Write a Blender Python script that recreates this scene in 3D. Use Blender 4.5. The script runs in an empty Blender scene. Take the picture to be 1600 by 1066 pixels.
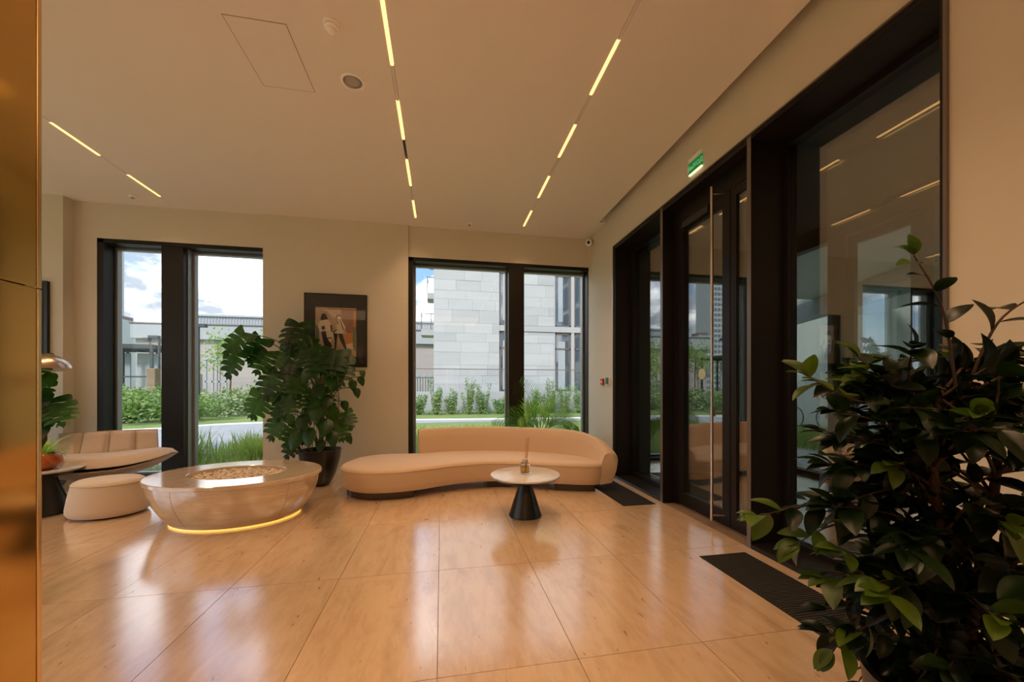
import bpy, bmesh, math, random
from mathutils import Vector, Matrix, noise
R = math.radians; PI = math.pi
random.seed(7)
S = bpy.context.scene
col = S.collection
# ------------------------------------------------------------------ camera
cd = bpy.data.cameras.new('camera'); cam = bpy.data.objects.new('camera', cd); col.objects.link(cam)
cam.location = (0, 0, 1.3); cam.rotation_euler = (R(90), 0, R(-10.5))
cd.sensor_width = 36; cd.lens = 36*593/1600; cd.shift_y = 73/1600; cd.clip_start = .02; cd.clip_end = 500
S.camera = cam
# ------------------------------------------------------------------ world (broken cloud over blue)
W = bpy.data.worlds.new('world'); S.world = W; W.use_nodes = True
nt = W.node_tree; nt.nodes.clear()
def N(nt, t, **k):
    n = nt.nodes.new(t)
    for a, b in k.items():
        if a.startswith('i_'):
            key = a[2:]; key = int(key) if key.isdigit() else key.replace('_', ' ')
            n.inputs[key].default_value = b
        else: setattr(n, a, b)
    return n
def Lk(nt, a, b): nt.links.new(a, b)
def ramp(nt, fac, stops, interp='LINEAR'):
    r = nt.nodes.new('ShaderNodeValToRGB'); e = r.color_ramp.elements; r.color_ramp.interpolation = interp
    while len(e) < len(stops): e.new(.5)
    for k, (p, c) in enumerate(stops):
        e[k].position = p; e[k].color = (*c, 1) if len(c) == 3 else c
    nt.links.new(fac, r.inputs[0]); return r.outputs[0]
tc = N(nt, 'ShaderNodeTexCoord')
sep = N(nt, 'ShaderNodeSeparateXYZ'); Lk(nt, tc.outputs['Generated'], sep.inputs[0])
mp = N(nt, 'ShaderNodeMapping'); mp.inputs['Scale'].default_value = (1, 1, 2.3); mp.inputs['Location'].default_value = (.35, .1, .13)
Lk(nt, tc.outputs['Generated'], mp.inputs[0])
n1 = N(nt, 'ShaderNodeTexNoise', i_Scale=3.1, i_Detail=9.0, i_Roughness=.56, i_Distortion=.25)
Lk(nt, mp.outputs[0], n1.inputs['Vector'])
n2 = N(nt, 'ShaderNodeTexNoise', i_Scale=6.5, i_Detail=7.0, i_Roughness=.6)
Lk(nt, mp.outputs[0], n2.inputs['Vector'])
mask = ramp(nt, n1.outputs[0], [(.42, (0,0,0)), (.51, (1,1,1))])
cl = ramp(nt, n2.outputs[0], [(.40, (.125,.145,.17)), (.68, (.70,.71,.72))])
blue = ramp(nt, sep.outputs[2], [(0.0, (.115,.165,.20)), (.5, (.04,.10,.20))])
mx = N(nt, 'ShaderNodeMix', data_type='RGBA'); Lk(nt, mask, mx.inputs[0]); Lk(nt, blue, mx.inputs[6]); Lk(nt, cl, mx.inputs[7])
hz = ramp(nt, sep.outputs[2], [(0.0, (1,1,1)), (.16, (0,0,0))])
mx2 = N(nt, 'ShaderNodeMix', data_type='RGBA'); Lk(nt, hz, mx2.inputs[0]); Lk(nt, mx.outputs[2], mx2.inputs[6]); mx2.inputs[7].default_value = (.17,.19,.205,1)
bg = N(nt, 'ShaderNodeBackground', i_Strength=5.0); Lk(nt, mx2.outputs[2], bg.inputs[0])
wo = N(nt, 'ShaderNodeOutputWorld'); Lk(nt, bg.outputs[0], wo.inputs[0])
# ------------------------------------------------------------------ lights
sl = bpy.data.lights.new('sun', 'SUN'); sl.energy = 4.0; sl.angle = R(9); sl.color = (1, .96, .9)
sun = bpy.data.objects.new('sun', sl); col.objects.link(sun)
sun.rotation_euler = Vector((.45, .62, -.75)).to_track_quat('-Z', 'Y').to_euler()
def area(name, loc, sx, sy, e, c, rot=(0,0,0)):
    l = bpy.data.lights.new(name, 'AREA'); l.shape = 'RECTANGLE'; l.size = sx; l.size_y = sy; l.energy = e; l.color = c
    o = bpy.data.objects.new(name, l); o.location = loc; o.rotation_euler = rot; col.objects.link(o); return o
WARM = (1.0, .62, .33)
area('hall_fill_rear', (-1.2, -1.7, 3.78), 5.0, 1.8, 38, WARM)  # unseen fill behind the camera, added to warm the room
area('hall_fill_left', (-6.3, 1.2, 3.78), 1.8, 5.0, 20, WARM)  # second added fill, out of view at the left
# ------------------------------------------------------------------ exposure
vs = S.view_settings; vs.view_transform = 'Standard'; vs.look = 'None'; vs.gamma = 1; vs.exposure = 0.2; vs.use_curve_mapping = False
try: S.cycles.max_bounces = 12; S.cycles.transparent_max_bounces = 32; S.cycles.glossy_bounces = 5
except Exception: pass

# ------------------------------------------------------------------ materials
def pbr(name, c, rough=.5, metal=0, spec=None, ior=None, coat=0, coat_r=.1, emit=None, es=0, trans=0, sheen=0, bump=None, var=None, alpha=None, transl=0):
    m = bpy.data.materials.new(name); m.use_nodes = True; t = m.node_tree
    b = t.nodes['Principled BSDF']; b.inputs['Base Color'].default_value = (*c, 1)
    b.inputs['Roughness'].default_value = rough; b.inputs['Metallic'].default_value = metal
    if ior: b.inputs['IOR'].default_value = ior
    if spec is not None: b.inputs['Specular IOR Level'].default_value = spec
    if coat: b.inputs['Coat Weight'].default_value = coat; b.inputs['Coat Roughness'].default_value = coat_r
    if sheen: b.inputs['Sheen Weight'].default_value = sheen
    if trans: b.inputs['Transmission Weight'].default_value = trans
    if emit: b.inputs['Emission Color'].default_value = (*emit, 1); b.inputs['Emission Strength'].default_value = es
    if var:   # (scale, other colour, stretch)
        g = N(t, 'ShaderNodeNewGeometry'); mm = N(t, 'ShaderNodeMapping'); mm.inputs['Scale'].default_value = var[2] if len(var) > 2 else (1,1,1)
        Lk(t, g.outputs['Position'], mm.inputs[0])
        n = N(t, 'ShaderNodeTexNoise', i_Scale=var[0], i_Detail=5.0, i_Roughness=.6); Lk(t, mm.outputs[0], n.inputs['Vector'])
        Lk(t, ramp(t, n.outputs[0], [(.35, c), (.65, var[1])]), b.inputs['Base Color'])
    if bump:  # (scale, strength)
        g = N(t, 'ShaderNodeNewGeometry')
        n = N(t, 'ShaderNodeTexNoise', i_Scale=bump[0], i_Detail=4.0); Lk(t, g.outputs['Position'], n.inputs['Vector'])
        bp = N(t, 'ShaderNodeBump', i_Strength=bump[1], i_Distance=.01); Lk(t, n.outputs[0], bp.inputs['Height']); Lk(t, bp.outputs[0], b.inputs['Normal'])
    if transl:
        o = t.nodes['Material Output']; tr = N(t, 'ShaderNodeBsdfTranslucent'); tr.inputs[0].default_value = (min(1, c[0]*2.2), min(1, c[1]*2.4), c[2]*1.2, 1)
        ms = N(t, 'ShaderNodeMixShader'); ms.inputs[0].default_value = transl
        Lk(t, b.outputs[0], ms.inputs[1]); Lk(t, tr.outputs[0], ms.inputs[2]); Lk(t, ms.outputs[0], o.inputs[0])
    return m

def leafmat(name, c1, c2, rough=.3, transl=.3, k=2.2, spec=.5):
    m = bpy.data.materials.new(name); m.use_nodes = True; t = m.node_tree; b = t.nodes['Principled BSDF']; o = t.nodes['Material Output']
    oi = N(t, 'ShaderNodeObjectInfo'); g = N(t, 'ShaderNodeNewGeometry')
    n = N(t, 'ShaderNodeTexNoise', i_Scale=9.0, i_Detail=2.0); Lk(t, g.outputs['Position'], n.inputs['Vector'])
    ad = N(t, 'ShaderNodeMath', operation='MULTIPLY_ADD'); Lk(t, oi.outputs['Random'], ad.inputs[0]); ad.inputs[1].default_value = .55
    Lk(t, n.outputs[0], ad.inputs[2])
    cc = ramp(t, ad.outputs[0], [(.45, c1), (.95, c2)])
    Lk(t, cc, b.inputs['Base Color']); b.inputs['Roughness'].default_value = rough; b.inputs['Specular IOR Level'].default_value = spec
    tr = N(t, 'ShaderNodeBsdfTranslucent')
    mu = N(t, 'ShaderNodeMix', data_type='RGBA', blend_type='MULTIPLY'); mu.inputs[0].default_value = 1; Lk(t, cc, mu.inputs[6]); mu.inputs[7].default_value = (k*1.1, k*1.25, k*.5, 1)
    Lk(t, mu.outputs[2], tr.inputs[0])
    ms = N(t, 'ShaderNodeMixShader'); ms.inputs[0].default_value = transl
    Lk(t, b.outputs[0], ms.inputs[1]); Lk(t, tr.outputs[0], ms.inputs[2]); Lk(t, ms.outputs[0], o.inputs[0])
    return m

def glass(name, f0, tint=(.93,.95,.95)):
    m = bpy.data.materials.new(name); m.use_nodes = True; t = m.node_tree; t.nodes.clear()
    g = N(t, 'ShaderNodeNewGeometry'); d = N(t, 'ShaderNodeVectorMath', operation='DOT_PRODUCT')
    Lk(t, g.outputs['Normal'], d.inputs[0]); Lk(t, g.outputs['Incoming'], d.inputs[1])
    a = N(t, 'ShaderNodeMath', operation='ABSOLUTE'); Lk(t, d.outputs['Value'], a.inputs[0])
    s = N(t, 'ShaderNodeMath', operation='SUBTRACT', use_clamp=True); s.inputs[0].default_value = 1; Lk(t, a.outputs[0], s.inputs[1])
    p = N(t, 'ShaderNodeMath', operation='POWER'); Lk(t, s.outputs[0], p.inputs[0]); p.inputs[1].default_value = 5
    q = N(t, 'ShaderNodeMath', operation='MULTIPLY_ADD'); Lk(t, p.outputs[0], q.inputs[0]); q.inputs[1].default_value = 1-f0; q.inputs[2].default_value = f0
    tr = N(t, 'ShaderNodeBsdfTransparent'); tr.inputs[0].default_value = (*tint, 1)
    gl = N(t, 'ShaderNodeBsdfGlossy', i_Roughness=.0); ms = N(t, 'ShaderNodeMixShader'); o = N(t, 'ShaderNodeOutputMaterial')
    Lk(t, q.outputs[0], ms.inputs[0]); Lk(t, tr.outputs[0], ms.inputs[1]); Lk(t, gl.outputs[0], ms.inputs[2]); Lk(t, ms.outputs[0], o.inputs[0])
    return m

def travertine(name, rough, ior, base, light, dark, stretch, rnd=True, coat=0):
    m = bpy.data.materials.new(name); m.use_nodes = True; t = m.node_tree; b = t.nodes['Principled BSDF']
    g = N(t, 'ShaderNodeNewGeometry'); oi = N(t, 'ShaderNodeObjectInfo')
    off = N(t, 'ShaderNodeMath', operation='MULTIPLY'); Lk(t, oi.outputs['Random'], off.inputs[0]); off.inputs[1].default_value = 37.0 if rnd else 0
    ad = N(t, 'ShaderNodeVectorMath', operation='ADD'); Lk(t, g.outputs['Position'], ad.inputs[0])
    cx = N(t, 'ShaderNodeCombineXYZ')
    for k in range(3): Lk(t, off.outputs[0], cx.inputs[k])
    Lk(t, cx.outputs[0], ad.inputs[1])
    mm = N(t, 'ShaderNodeMapping'); mm.inputs['Scale'].default_value = stretch; Lk(t, ad.outputs[0], mm.inputs[0])
    a = N(t, 'ShaderNodeTexNoise', i_Scale=1.0, i_Detail=8.0, i_Roughness=.62, i_Distortion=1.1); Lk(t, mm.outputs[0], a.inputs['Vector'])
    c = ramp(t, a.outputs[0], [(.30, dark), (.46, base), (.60, base), (.72, light)])
    f = N(t, 'ShaderNodeTexNoise', i_Scale=5.0, i_Detail=6.0, i_Roughness=.7); Lk(t, mm.outputs[0], f.inputs['Vector'])
    c2 = ramp(t, f.outputs[0], [(.38, (.86,.81,.76)), (.55, (1,1,1))])
    mu = N(t, 'ShaderNodeMix', data_type='RGBA', blend_type='MULTIPLY'); mu.inputs[0].default_value = .7; Lk(t, c, mu.inputs[6]); Lk(t, c2, mu.inputs[7])
    # small pits along the veins
    pm = N(t, 'ShaderNodeMapping'); pm.inputs['Scale'].default_value = tuple(v*7 for v in stretch); Lk(t, ad.outputs[0], pm.inputs[0])
    pn = N(t, 'ShaderNodeTexNoise', i_Scale=1.2, i_Detail=3.0, i_Roughness=.7); Lk(t, pm.outputs[0], pn.inputs['Vector'])
    pit = ramp(t, pn.outputs[0], [(.27, (.35,.27,.2)), (.33, (1,1,1))])
    mu2 = N(t, 'ShaderNodeMix', data_type='RGBA', blend_type='MULTIPLY'); mu2.inputs[0].default_value = .8; Lk(t, mu.outputs[2], mu2.inputs[6]); Lk(t, pit, mu2.inputs[7])
    Lk(t, mu2.outputs[2], b.inputs['Base Color'])
    rr = N(t, 'ShaderNodeMapRange'); Lk(t, f.outputs[0], rr.inputs[0]); rr.inputs[3].default_value = rough*.8; rr.inputs[4].default_value = rough*1.35
    Lk(t, rr.outputs[0], b.inputs['Roughness']); b.inputs['IOR'].default_value = ior
    if coat: b.inputs['Coat Weight'].default_value = coat; b.inputs['Coat Roughness'].default_value = rough; b.inputs['Coat IOR'].default_value = 1.6
    bp = N(t, 'ShaderNodeBump', i_Strength=.12, i_Distance=.004); Lk(t, f.outputs[0], bp.inputs['Height']); Lk(t, bp.outputs[0], b.inputs['Normal'])
    return m

M = {}
M['wall'] = pbr('wall_paint', (.68,.635,.53), .75, bump=(60, .05))
M['ceil'] = pbr('ceiling_paint', (.82,.78,.72), .85)
M['frame'] = pbr('bronze_frame', (.010,.007,.0055), .45, 0, spec=.35)
M['frame_edge'] = pbr('bronze_edge', (.22,.19,.17), .35, .8)
M['alu'] = pbr('grey_aluminium', (.30,.31,.31), .4, .6)
M['brass'] = pbr('brushed_brass', (.70,.45,.15), .11, 1, bump=(2.0, .05))
M['brass_trim'] = pbr('brass_trim', (.85,.62,.32), .22, 1)
M['tile'] = travertine('travertine_floor', .155, 3.0, (.67,.47,.30), (.77,.60,.43), (.54,.36,.215), (3.2, .9, 3), coat=.8)
M['trav'] = travertine('travertine_table', .11, 2.6, (.66,.50,.35), (.78,.64,.49), (.56,.40,.26), (1.2, 1.2, 16), False, coat=.5)
M['grout'] = pbr('grout', (.20,.13,.08), .8)
M['sofa'] = pbr('peach_upholstery', (.62,.43,.27), .72, sheen=.4, bump=(350, .10))
M['pouf'] = pbr('cream_upholstery', (.66,.52,.39), .8, sheen=.4, bump=(300, .12))
M['lounge'] = pbr('taupe_leather', (.55,.43,.34), .5, sheen=.1, bump=(22, .35))
M['shell'] = pbr('lounge_shell', (.42,.33,.26), .4)
M['black'] = pbr('black_lacquer', (.012,.010,.009), .32)
M['blackmatte'] = pbr('black_matte', (.02,.018,.017), .7)
M['plinth'] = pbr('dark_wood_plinth', (.05,.028,.016), .3)
M['tabletop'] = pbr('grey_stone_top', (.58,.53,.49), .16, ior=2.2, var=(6, (.70,.65,.61)))
M['led'] = pbr('warm_led', (1,.8,.5), .5, emit=(1.0,.58,.20), es=1.8)
M['led_floor'] = pbr('warm_led_strip', (1,.8,.5), .5, emit=(1.0,.52,.08), es=1.1)
M['led_off'] = pbr('track_blank', (.74,.70,.68), .5)
M['slot'] = pbr('dark_slot', (.05,.03,.02), .6)
M['white'] = pbr('white_plastic', (.95,.94,.92), .4)
M['grill'] = pbr('speaker_grille', (.42,.38,.34), .6)
M['steel'] = pbr('brushed_steel', (.62,.56,.50), .25, 1)
M['lamp'] = pbr('brushed_copper_shade', (.62,.45,.33), .28, 1)
M['lamp_in'] = pbr('shade_lining', (.85,.78,.70), .5)
M['mat'] = pbr('ribbed_mat', (.018,.015,.013), .75)
M['soil'] = pbr('soil', (.05,.03,.02), .9)
M['bark'] = pbr('bark', (.13,.07,.04), .8, bump=(60, .5))
M['bark_dark'] = pbr('bark_dark', (.050,.026,.014), .8, bump=(60, .5))
M['stalk'] = pbr('stalk', (.10,.16,.04), .5)
M['copper_pot'] = pbr('hammered_orange_pot', (.60,.16,.04), .3, .3, var=(14, (.30,.08,.03)))
M['monstera'] = leafmat('monstera_leaf', (.0035,.015,.0035), (.016,.055,.007), .34, .38, 6.0)
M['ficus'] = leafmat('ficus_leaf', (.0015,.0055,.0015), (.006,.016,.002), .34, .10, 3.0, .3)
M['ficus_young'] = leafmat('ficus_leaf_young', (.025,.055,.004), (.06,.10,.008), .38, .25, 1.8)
M['palm'] = leafmat('palm_leaf', (.07,.19,.03), (.20,.34,.07), .4, .45, 2.4)
M['spider'] = leafmat('spider_leaf', (.12,.28,.04), (.35,.50,.15), .4, .3, 1.5)
M['glass_in'] = glass('window_glass', .025, (.98,.98,.98))
M['glass_door'] = glass('entrance_glass', .17, (.88,.90,.88))
M['glass_out'] = glass('outer_glass', .02, (.97,.98,.98))
M['bottle'] = pbr('bottle_glass', (.95,.95,.95), .03, trans=1, ior=1.45)
M['oil'] = pbr('amber_oil', (.95,.62,.15), .05, trans=.8, ior=1.35)
M['reed'] = pbr('reed', (.55,.20,.06), .7)
M['cork'] = pbr('wood_cap', (.60,.48,.38), .6)
M['green'] = pbr('sign_green', (.0,.16,.04), .4, emit=(.0,.30,.06), es=.35)
M['signwhite'] = pbr('sign_letter', (.25,.6,.3), .5, emit=(.35,.7,.35), es=.35)
M['signled'] = pbr('sign_led', (1,1,.8), .5, emit=(1,.95,.6), es=1.0)
M['red'] = pbr('alarm_red', (.55,.02,.02), .4)
M['greenbox'] = pbr('release_green', (.0,.16,.07), .4)
M['stones'] = pbr('pebbles', (.66,.52,.38), .7, var=(30, (.78,.66,.52)))
# exterior
M['lawn'] = pbr('lawn', (.12,.18,.045), .9, var=(.7, (.17,.235,.06)), bump=(40, .6))
M['soilbed'] = pbr('bed_ground', (.14,.17,.07), .95, var=(5, (.22,.20,.14)))
M['path'] = pbr('path_concrete', (.25,.265,.285), .8, var=(1.5, (.28,.30,.32)))
M['grass'] = pbr('grass_blade', (.20,.29,.07), .6, var=(.9, (.36,.42,.14)), transl=.3)
M['shrub'] = pbr('shrub_leaf', (.10,.18,.05), .6, var=(.9, (.21,.28,.09)), transl=.25)
M['shrub_dark'] = pbr('hedge_leaf', (.10,.20,.06), .6, var=(2.2, (.20,.30,.10)), transl=.2)
M['shrub_grey'] = pbr('grey_shrub_leaf', (.20,.27,.16), .6, var=(1.2, (.30,.34,.20)), transl=.2)
M['tree'] = pbr('tree_leaf', (.17,.27,.07), .6, var=(1.2, (.28,.35,.11)), transl=.3)
M['tree_dark'] = pbr('dark_tree_leaf', (.08,.16,.05), .6, var=(1.2, (.15,.24,.08)), transl=.2)
M['tan'] = pbr('hall_cladding', (.30,.27,.27), .85, var=(.4, (.36,.32,.31), (.2,.2,4)))
M['parapet'] = pbr('light_parapet', (.32,.34,.375), .7)
M['corr'] = pbr('corrugated_metal', (.35,.38,.405), .5, .1)
M['pavil'] = pbr('dark_steel', (.05,.055,.06), .5)
M['stone'] = [pbr('limestone_%d' % k, c, .85, var=(.9, tuple(v*.93 for v in c), (.5,.5,3))) for k, c in enumerate([(.43,.44,.45), (.405,.415,.42), (.45,.455,.465), (.38,.39,.40)])]
M['band'] = pbr('floor_band', (.38,.38,.39), .7)
M['winglass'] = pbr('far_window_glass', (.03,.05,.07), .05, spec=1.0, ior=1.9)
M['winframe'] = pbr('far_window_frame', (.14,.11,.10), .5)
M['plinthwall'] = pbr('white_retaining_wall', (.36,.38,.40), .8)
M['gravel'] = pbr('gravel', (.55,.55,.54), .9, var=(35, (.85,.85,.85)), bump=(40, 1.0))
M['concrete'] = pbr('concrete_soffit', (.56,.58,.56), .85, var=(.8, (.60,.62,.60)))
M['vwall'] = pbr('vestibule_wall', (.17,.16,.14), .8)
M['blue'] = pbr('blue_panel', (.05,.09,.20), .6)
M['tower'] = pbr('tower_facade', (.42,.43,.46), .8)
M['tower_glass'] = pbr('tower_window', (.12,.15,.20), .3)
M['post_brown'] = pbr('brown_post', (.22,.16,.10), .8)

# ------------------------------------------------------------------ helpers
def tag(o, label=None, cat=None, group=None, kind=None):
    if label: o['label'] = label
    if cat: o['category'] = cat
    if group: o['group'] = group
    if kind: o['kind'] = kind
    return o
def thing(name, label, cat, loc=(0,0,0), rz=0, group=None):
    o = bpy.data.objects.new(name, None); o.empty_display_size = .1; col.objects.link(o)
    o.location = loc; o.rotation_euler = (0, 0, rz); return tag(o, label, cat, group)
class MB:
    def __init__(s): s.v = []; s.f = []; s.m = []; s.mi = 0
    def add(s, v, f):
        b = len(s.v); s.v += [tuple(p) for p in v]; s.f += [tuple(i+b for i in q) for q in f]; s.m += [s.mi]*len(f); return s
    def box(s, x0, x1, y0, y1, z0, z1, mt=None):
        v = [(x, y, z) for z in (z0, z1) for y in (y0, y1) for x in (x0, x1)]
        if mt: v = [tuple(mt @ Vector(p)) for p in v]
        return s.add(v, [(0,2,3,1), (4,5,7,6), (0,1,5,4), (2,6,7,3), (0,4,6,2), (1,3,7,5)])
    def tube(s, pts, r, n=8, cap=True):
        pts = [Vector(p) for p in pts]; rs = r if isinstance(r, (list, tuple)) else [r]*len(pts)
        up = Vector((0,0,1)); rings = []
        for k, p in enumerate(pts):
            d = (pts[min(k+1, len(pts)-1)] - pts[max(k-1, 0)]).normalized()
            a = d.cross(up if abs(d.z) < .95 else Vector((1,0,0))).normalized(); b = d.cross(a)
            rings.append([p + (a*math.cos(2*PI*j/n) + b*math.sin(2*PI*j/n))*rs[k] for j in range(n)])
        f = []
        for k in range(len(pts)-1):
            for j in range(n): f.append((k*n+j, k*n+(j+1) % n, (k+1)*n+(j+1) % n, (k+1)*n+j))
        if cap: f += [tuple(range(n))[::-1], tuple((len(pts)-1)*n+j for j in range(n))]
        return s.add([q for rg in rings for q in rg], f)
    def lathe(s, prof, n=40, c=(0,0,0), sx=1, sy=1, rot=0, sup=2.0, cap0=True, cap1=True):
        v = []; f = []; cr, sr = math.cos(rot), math.sin(rot)
        for r, z in prof:
            for j in range(n):
                a = 2*PI*j/n; ca, sa = math.cos(a), math.sin(a)
                x = math.copysign(abs(ca)**(2/sup), ca)*r*sx; y = math.copysign(abs(sa)**(2/sup), sa)*r*sy
                v.append((c[0]+x*cr-y*sr, c[1]+x*sr+y*cr, c[2]+z))
        for k in range(len(prof)-1):
            for j in range(n): f.append((k*n+j, k*n+(j+1) % n, (k+1)*n+(j+1) % n, (k+1)*n+j))
        if cap0: f.append(tuple(range(n))[::-1])
        if cap1: f.append(tuple((len(prof)-1)*n+j for j in range(n)))
        return s.add(v, f)
    def loops(s, loops, cap0=True, cap1=True):
        n = len(loops[0]); f = []
        for k in range(len(loops)-1):
            for j in range(n): f.append((k*n+j, k*n+(j+1) % n, (k+1)*n+(j+1) % n, (k+1)*n+j))
        if cap0: f.append(tuple(range(n))[::-1])
        if cap1: f.append(tuple((len(loops)-1)*n+j for j in range(n)))
        return s.add([p for l in loops for p in l], f)
    def build(s, name, mat, parent=None, smooth=False, loc=(0,0,0), bevel=0, seg=2, sub=0, solid=0, kind=None, auto=None):
        me = bpy.data.meshes.new(name); me.from_pydata(s.v, [], s.f)
        for m in (mat if isinstance(mat, list) else [mat]): me.materials.append(m)
        me.polygons.foreach_set('material_index', s.m)
        if smooth or auto: me.polygons.foreach_set('use_smooth', [True]*len(s.f))
        me.update()
        if auto:
            me.set_sharp_from_angle(angle=R(auto))
        o = bpy.data.objects.new(name, me); col.objects.link(o); o.location = loc
        if parent: o.parent = parent
        if solid: q = o.modifiers.new('solid', 'SOLIDIFY'); q.thickness = solid
        if sub: q = o.modifiers.new('sub', 'SUBSURF'); q.levels = q.render_levels = sub
        if bevel: q = o.modifiers.new('bevel', 'BEVEL'); q.width = bevel; q.segments = seg; q.limit_method = 'ANGLE'; q.angle_limit = R(40)
        if kind: o['kind'] = kind
        return o
def struct(name, mb, mat, parent=None, **k):
    o = mb.build(name, mat, parent, **k)
    if not parent: o['kind'] = 'structure'
    return o
def box(name, x0, x1, y0, y1, z0, z1, mat, parent=None, **k):
    return MB().box(x0, x1, y0, y1, z0, z1).build(name, mat, parent, **k)
def copy_tree(o, parent=None):
    c = o.copy(); col.objects.link(c)
    if parent: c.parent = parent
    for ch in [q for q in KIDS(o)]: copy_tree(ch, c)
    return c
def KIDS(o): return [q for q in bpy.data.objects if q.parent is o]
def spline(pts, n=8, closed=False):
    P = [Vector(p) for p in pts]; out = []; L = len(P)
    rng = range(L) if closed else range(L-1)
    for k in rng:
        g = (lambda i: P[i % L]) if closed else (lambda i: P[max(0, min(L-1, i))])
        a, b, c, d = g(k-1), g(k), g(k+1), g(k+2)
        for j in range(n):
            t = j/n; out.append(.5*((2*b) + (c-a)*t + (2*a-5*b+4*c-d)*t*t + (3*b-a-3*c+d)*t**3))
    if not closed: out.append(P[-1].copy())
    return out

CH = 3.82   # ceiling height
OH = 3.34   # head of windows and entrance
# ================================================================== SETTING
# floor with travertine tiles
fl = struct('floor', MB().box(-8.2, 2.62, -4.2, 6.5, -.25, -.010), M['grout'])
xs = [-8.2] + [round(-.02+.665*k, 3) for k in range(-12, 4)] + [2.46]
ys = [-4.2] + [round(2.75+1.02*k, 3) for k in range(-6, 4)] + [6.5]
tm = None
for a in range(len(xs)-1):
    for b in range(len(ys)-1):
        g = .0016
        x0, x1, y0, y1 = xs[a]+g, xs[a+1]-g, ys[b]+g, ys[b+1]-g
        if tm is None:
            t = MB().box(-.5, .5, -.5, .5, -1, 0).build('tile', M['tile'], fl); tm = t.data
        else:
            t = bpy.data.objects.new('tile', tm); t.parent = fl; col.objects.link(t)
        t.location = ((x0+x1)/2, (y0+y1)/2, random.uniform(-.0006, 0)); t.scale = (x1-x0, y1-y0, .0098)
# ceiling: open slot along the entrance wall and light channels
cm = MB()
chan = [-3.65, -.38, 1.26]; cw = .014
edges = [-8.2]+[v for c in chan for v in (c-cw, c+cw)]
cy = 6.5
for k in range(0, len(edges), 2):
    x0 = edges[k]; x1 = edges[k+1] if k+1 < len(edges) else 2.36
    if x1 > 2.3: x1 = 2.36
    # split for the access hatch hole
    cm.box(x0, x1, -4.2, cy, CH, CH+.06)
for c in chan:
    cm.box(c-cw, c+cw, 5.83, cy, CH, CH+.06)
cm.box(2.36, 2.62, 5.45, cy, CH, CH+.06)      # past the end of the slot
cm.box(-8.2, 2.62, -4.2, cy, CH+.30, CH+.5)
cm.box(2.34, 2.36, -4.2, 5.45, CH+.06, CH+.30)
struct('ceiling', cm, M['ceil'])
# back wall
wb = MB()
wb.box(-8.2, -4.87, 5.95, 6.5, 0, CH)            # projecting pier left
wb.box(-4.87, -4.61, 6.10, 6.5, 0, CH)
wb.box(-2.55, -.51, 6.07, 6.5, 0, CH)            # middle pier
wb.box(-4.61, -2.55, 6.10, 6.5, OH, CH); wb.box(-.51, 2.62, 6.10, 6.5, OH, CH)
struct('wall_back', wb, M['wall'])
# right wall
wr = MB()
wr.box(2.46, 2.62, 5.14, 6.10, 0, CH+.30); wr.box(2.46, 2.62, 1.46, 5.14, OH, CH+.30); wr.box(2.46, 2.62, -4.2, 1.46, 0, CH+.30)
wr.box(2.46, 2.9, 6.10, 6.5, 0, OH)
struct('wall_right', wr, M['wall'])
struct('wall_left', MB().box(-8.35, -8.2, -4.2, 6.5, OH, CH).box(-8.35, -8.2, -4.2, -3.6, 0, OH).box(-8.35, -8.2, 5.3, 6.5, 0, OH), M['wall'])
sw = MB().box(-8.34, -8.21, -3.6, 5.3, OH-.06, OH).box(-8.34, -8.21, -3.6, 5.3, 0, .06)
for y in (-3.6, -1.4, .8, 3.0, 5.22): sw.box(-8.38, -8.15, y, y+.08, .06, OH-.06)
sw = struct('window_6', sw, M['frame'])
for y in (-3.52, -1.32, .88, 3.08): box('pane', -8.28, -8.274, y, y+2.12, .06, OH-.06, M['glass_in'], sw)
struct('wall_front', MB().box(-8.2, 2.62, -4.35, -4.2, 0, CH), M['wall'])
# skirting
struct('baseboard_back', MB().box(-8.2, -4.86, 5.942, 5.952, 0, .09).box(-4.862, -4.61, 6.090, 6.102, 0, .09).box(-2.55, -.51, 6.060, 6.072, 0, .09), M['wall'])
struct('baseboard_right', MB().box(2.450, 2.462, 5.16, 6.07, 0, .09).box(2.450, 2.462, -4.2, 1.44, 0, .09), M['wall'])

# windows in the back wall
def back_window(name, x0, x1, mull, right_grey):
    r = MB()
    g = .07
    r.box(x0, x0+g, 6.11, 6.42, 0, OH); r.box(x1-g, x1, 6.13, 6.42, 0, OH) if not right_grey else r.box(x1-.012, x1, 6.13, 6.42, 0, OH)
    r.box(x0, x1, 6.11, 6.42, OH-.055, OH); r.box(x0, x1, 6.18, 6.42, 0, .05)
    w = struct(name, r, M['frame'])
    box('mullion', mull[0], mull[1], 6.115, 6.42, .05, OH-.055, M['frame'], w, bevel=.003)
    box('mullion_edge', mull[1], mull[1]+.012, 6.20, 6.40, .05, OH-.055, M['alu'], w)
    e = MB()
    for a, b in ((x0+g, mull[0]), (mull[1]+.012, x1-(.012 if right_grey else g))):
        e.box(a, a+.028, 6.30, 6.38, .05, OH-.055); e.box(b-.028, b, 6.30, 6.38, .05, OH-.055)
        e.box(a+.028, b-.028, 6.30, 6.38, OH-.085, OH-.055)
        e.box(a+.028, b-.028, 6.30, 6.38, .05, .09)
        box('pane', a+.028, b-.028, 6.335, 6.341, .09, OH-.085, M['glass_in'], w)
    e.build('glazing_bead', M['alu'] , w)
back_window('window_1', -4.61, -2.45, (-3.857, -3.587), False)
back_window('window_2', -.51, 2.458, (1.08, 1.337), True)

# ---------------- entrance wall glazing
ew = MB()
def ring(mb, xa, xb, y0, y1, z0, z1, t): pass
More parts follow.
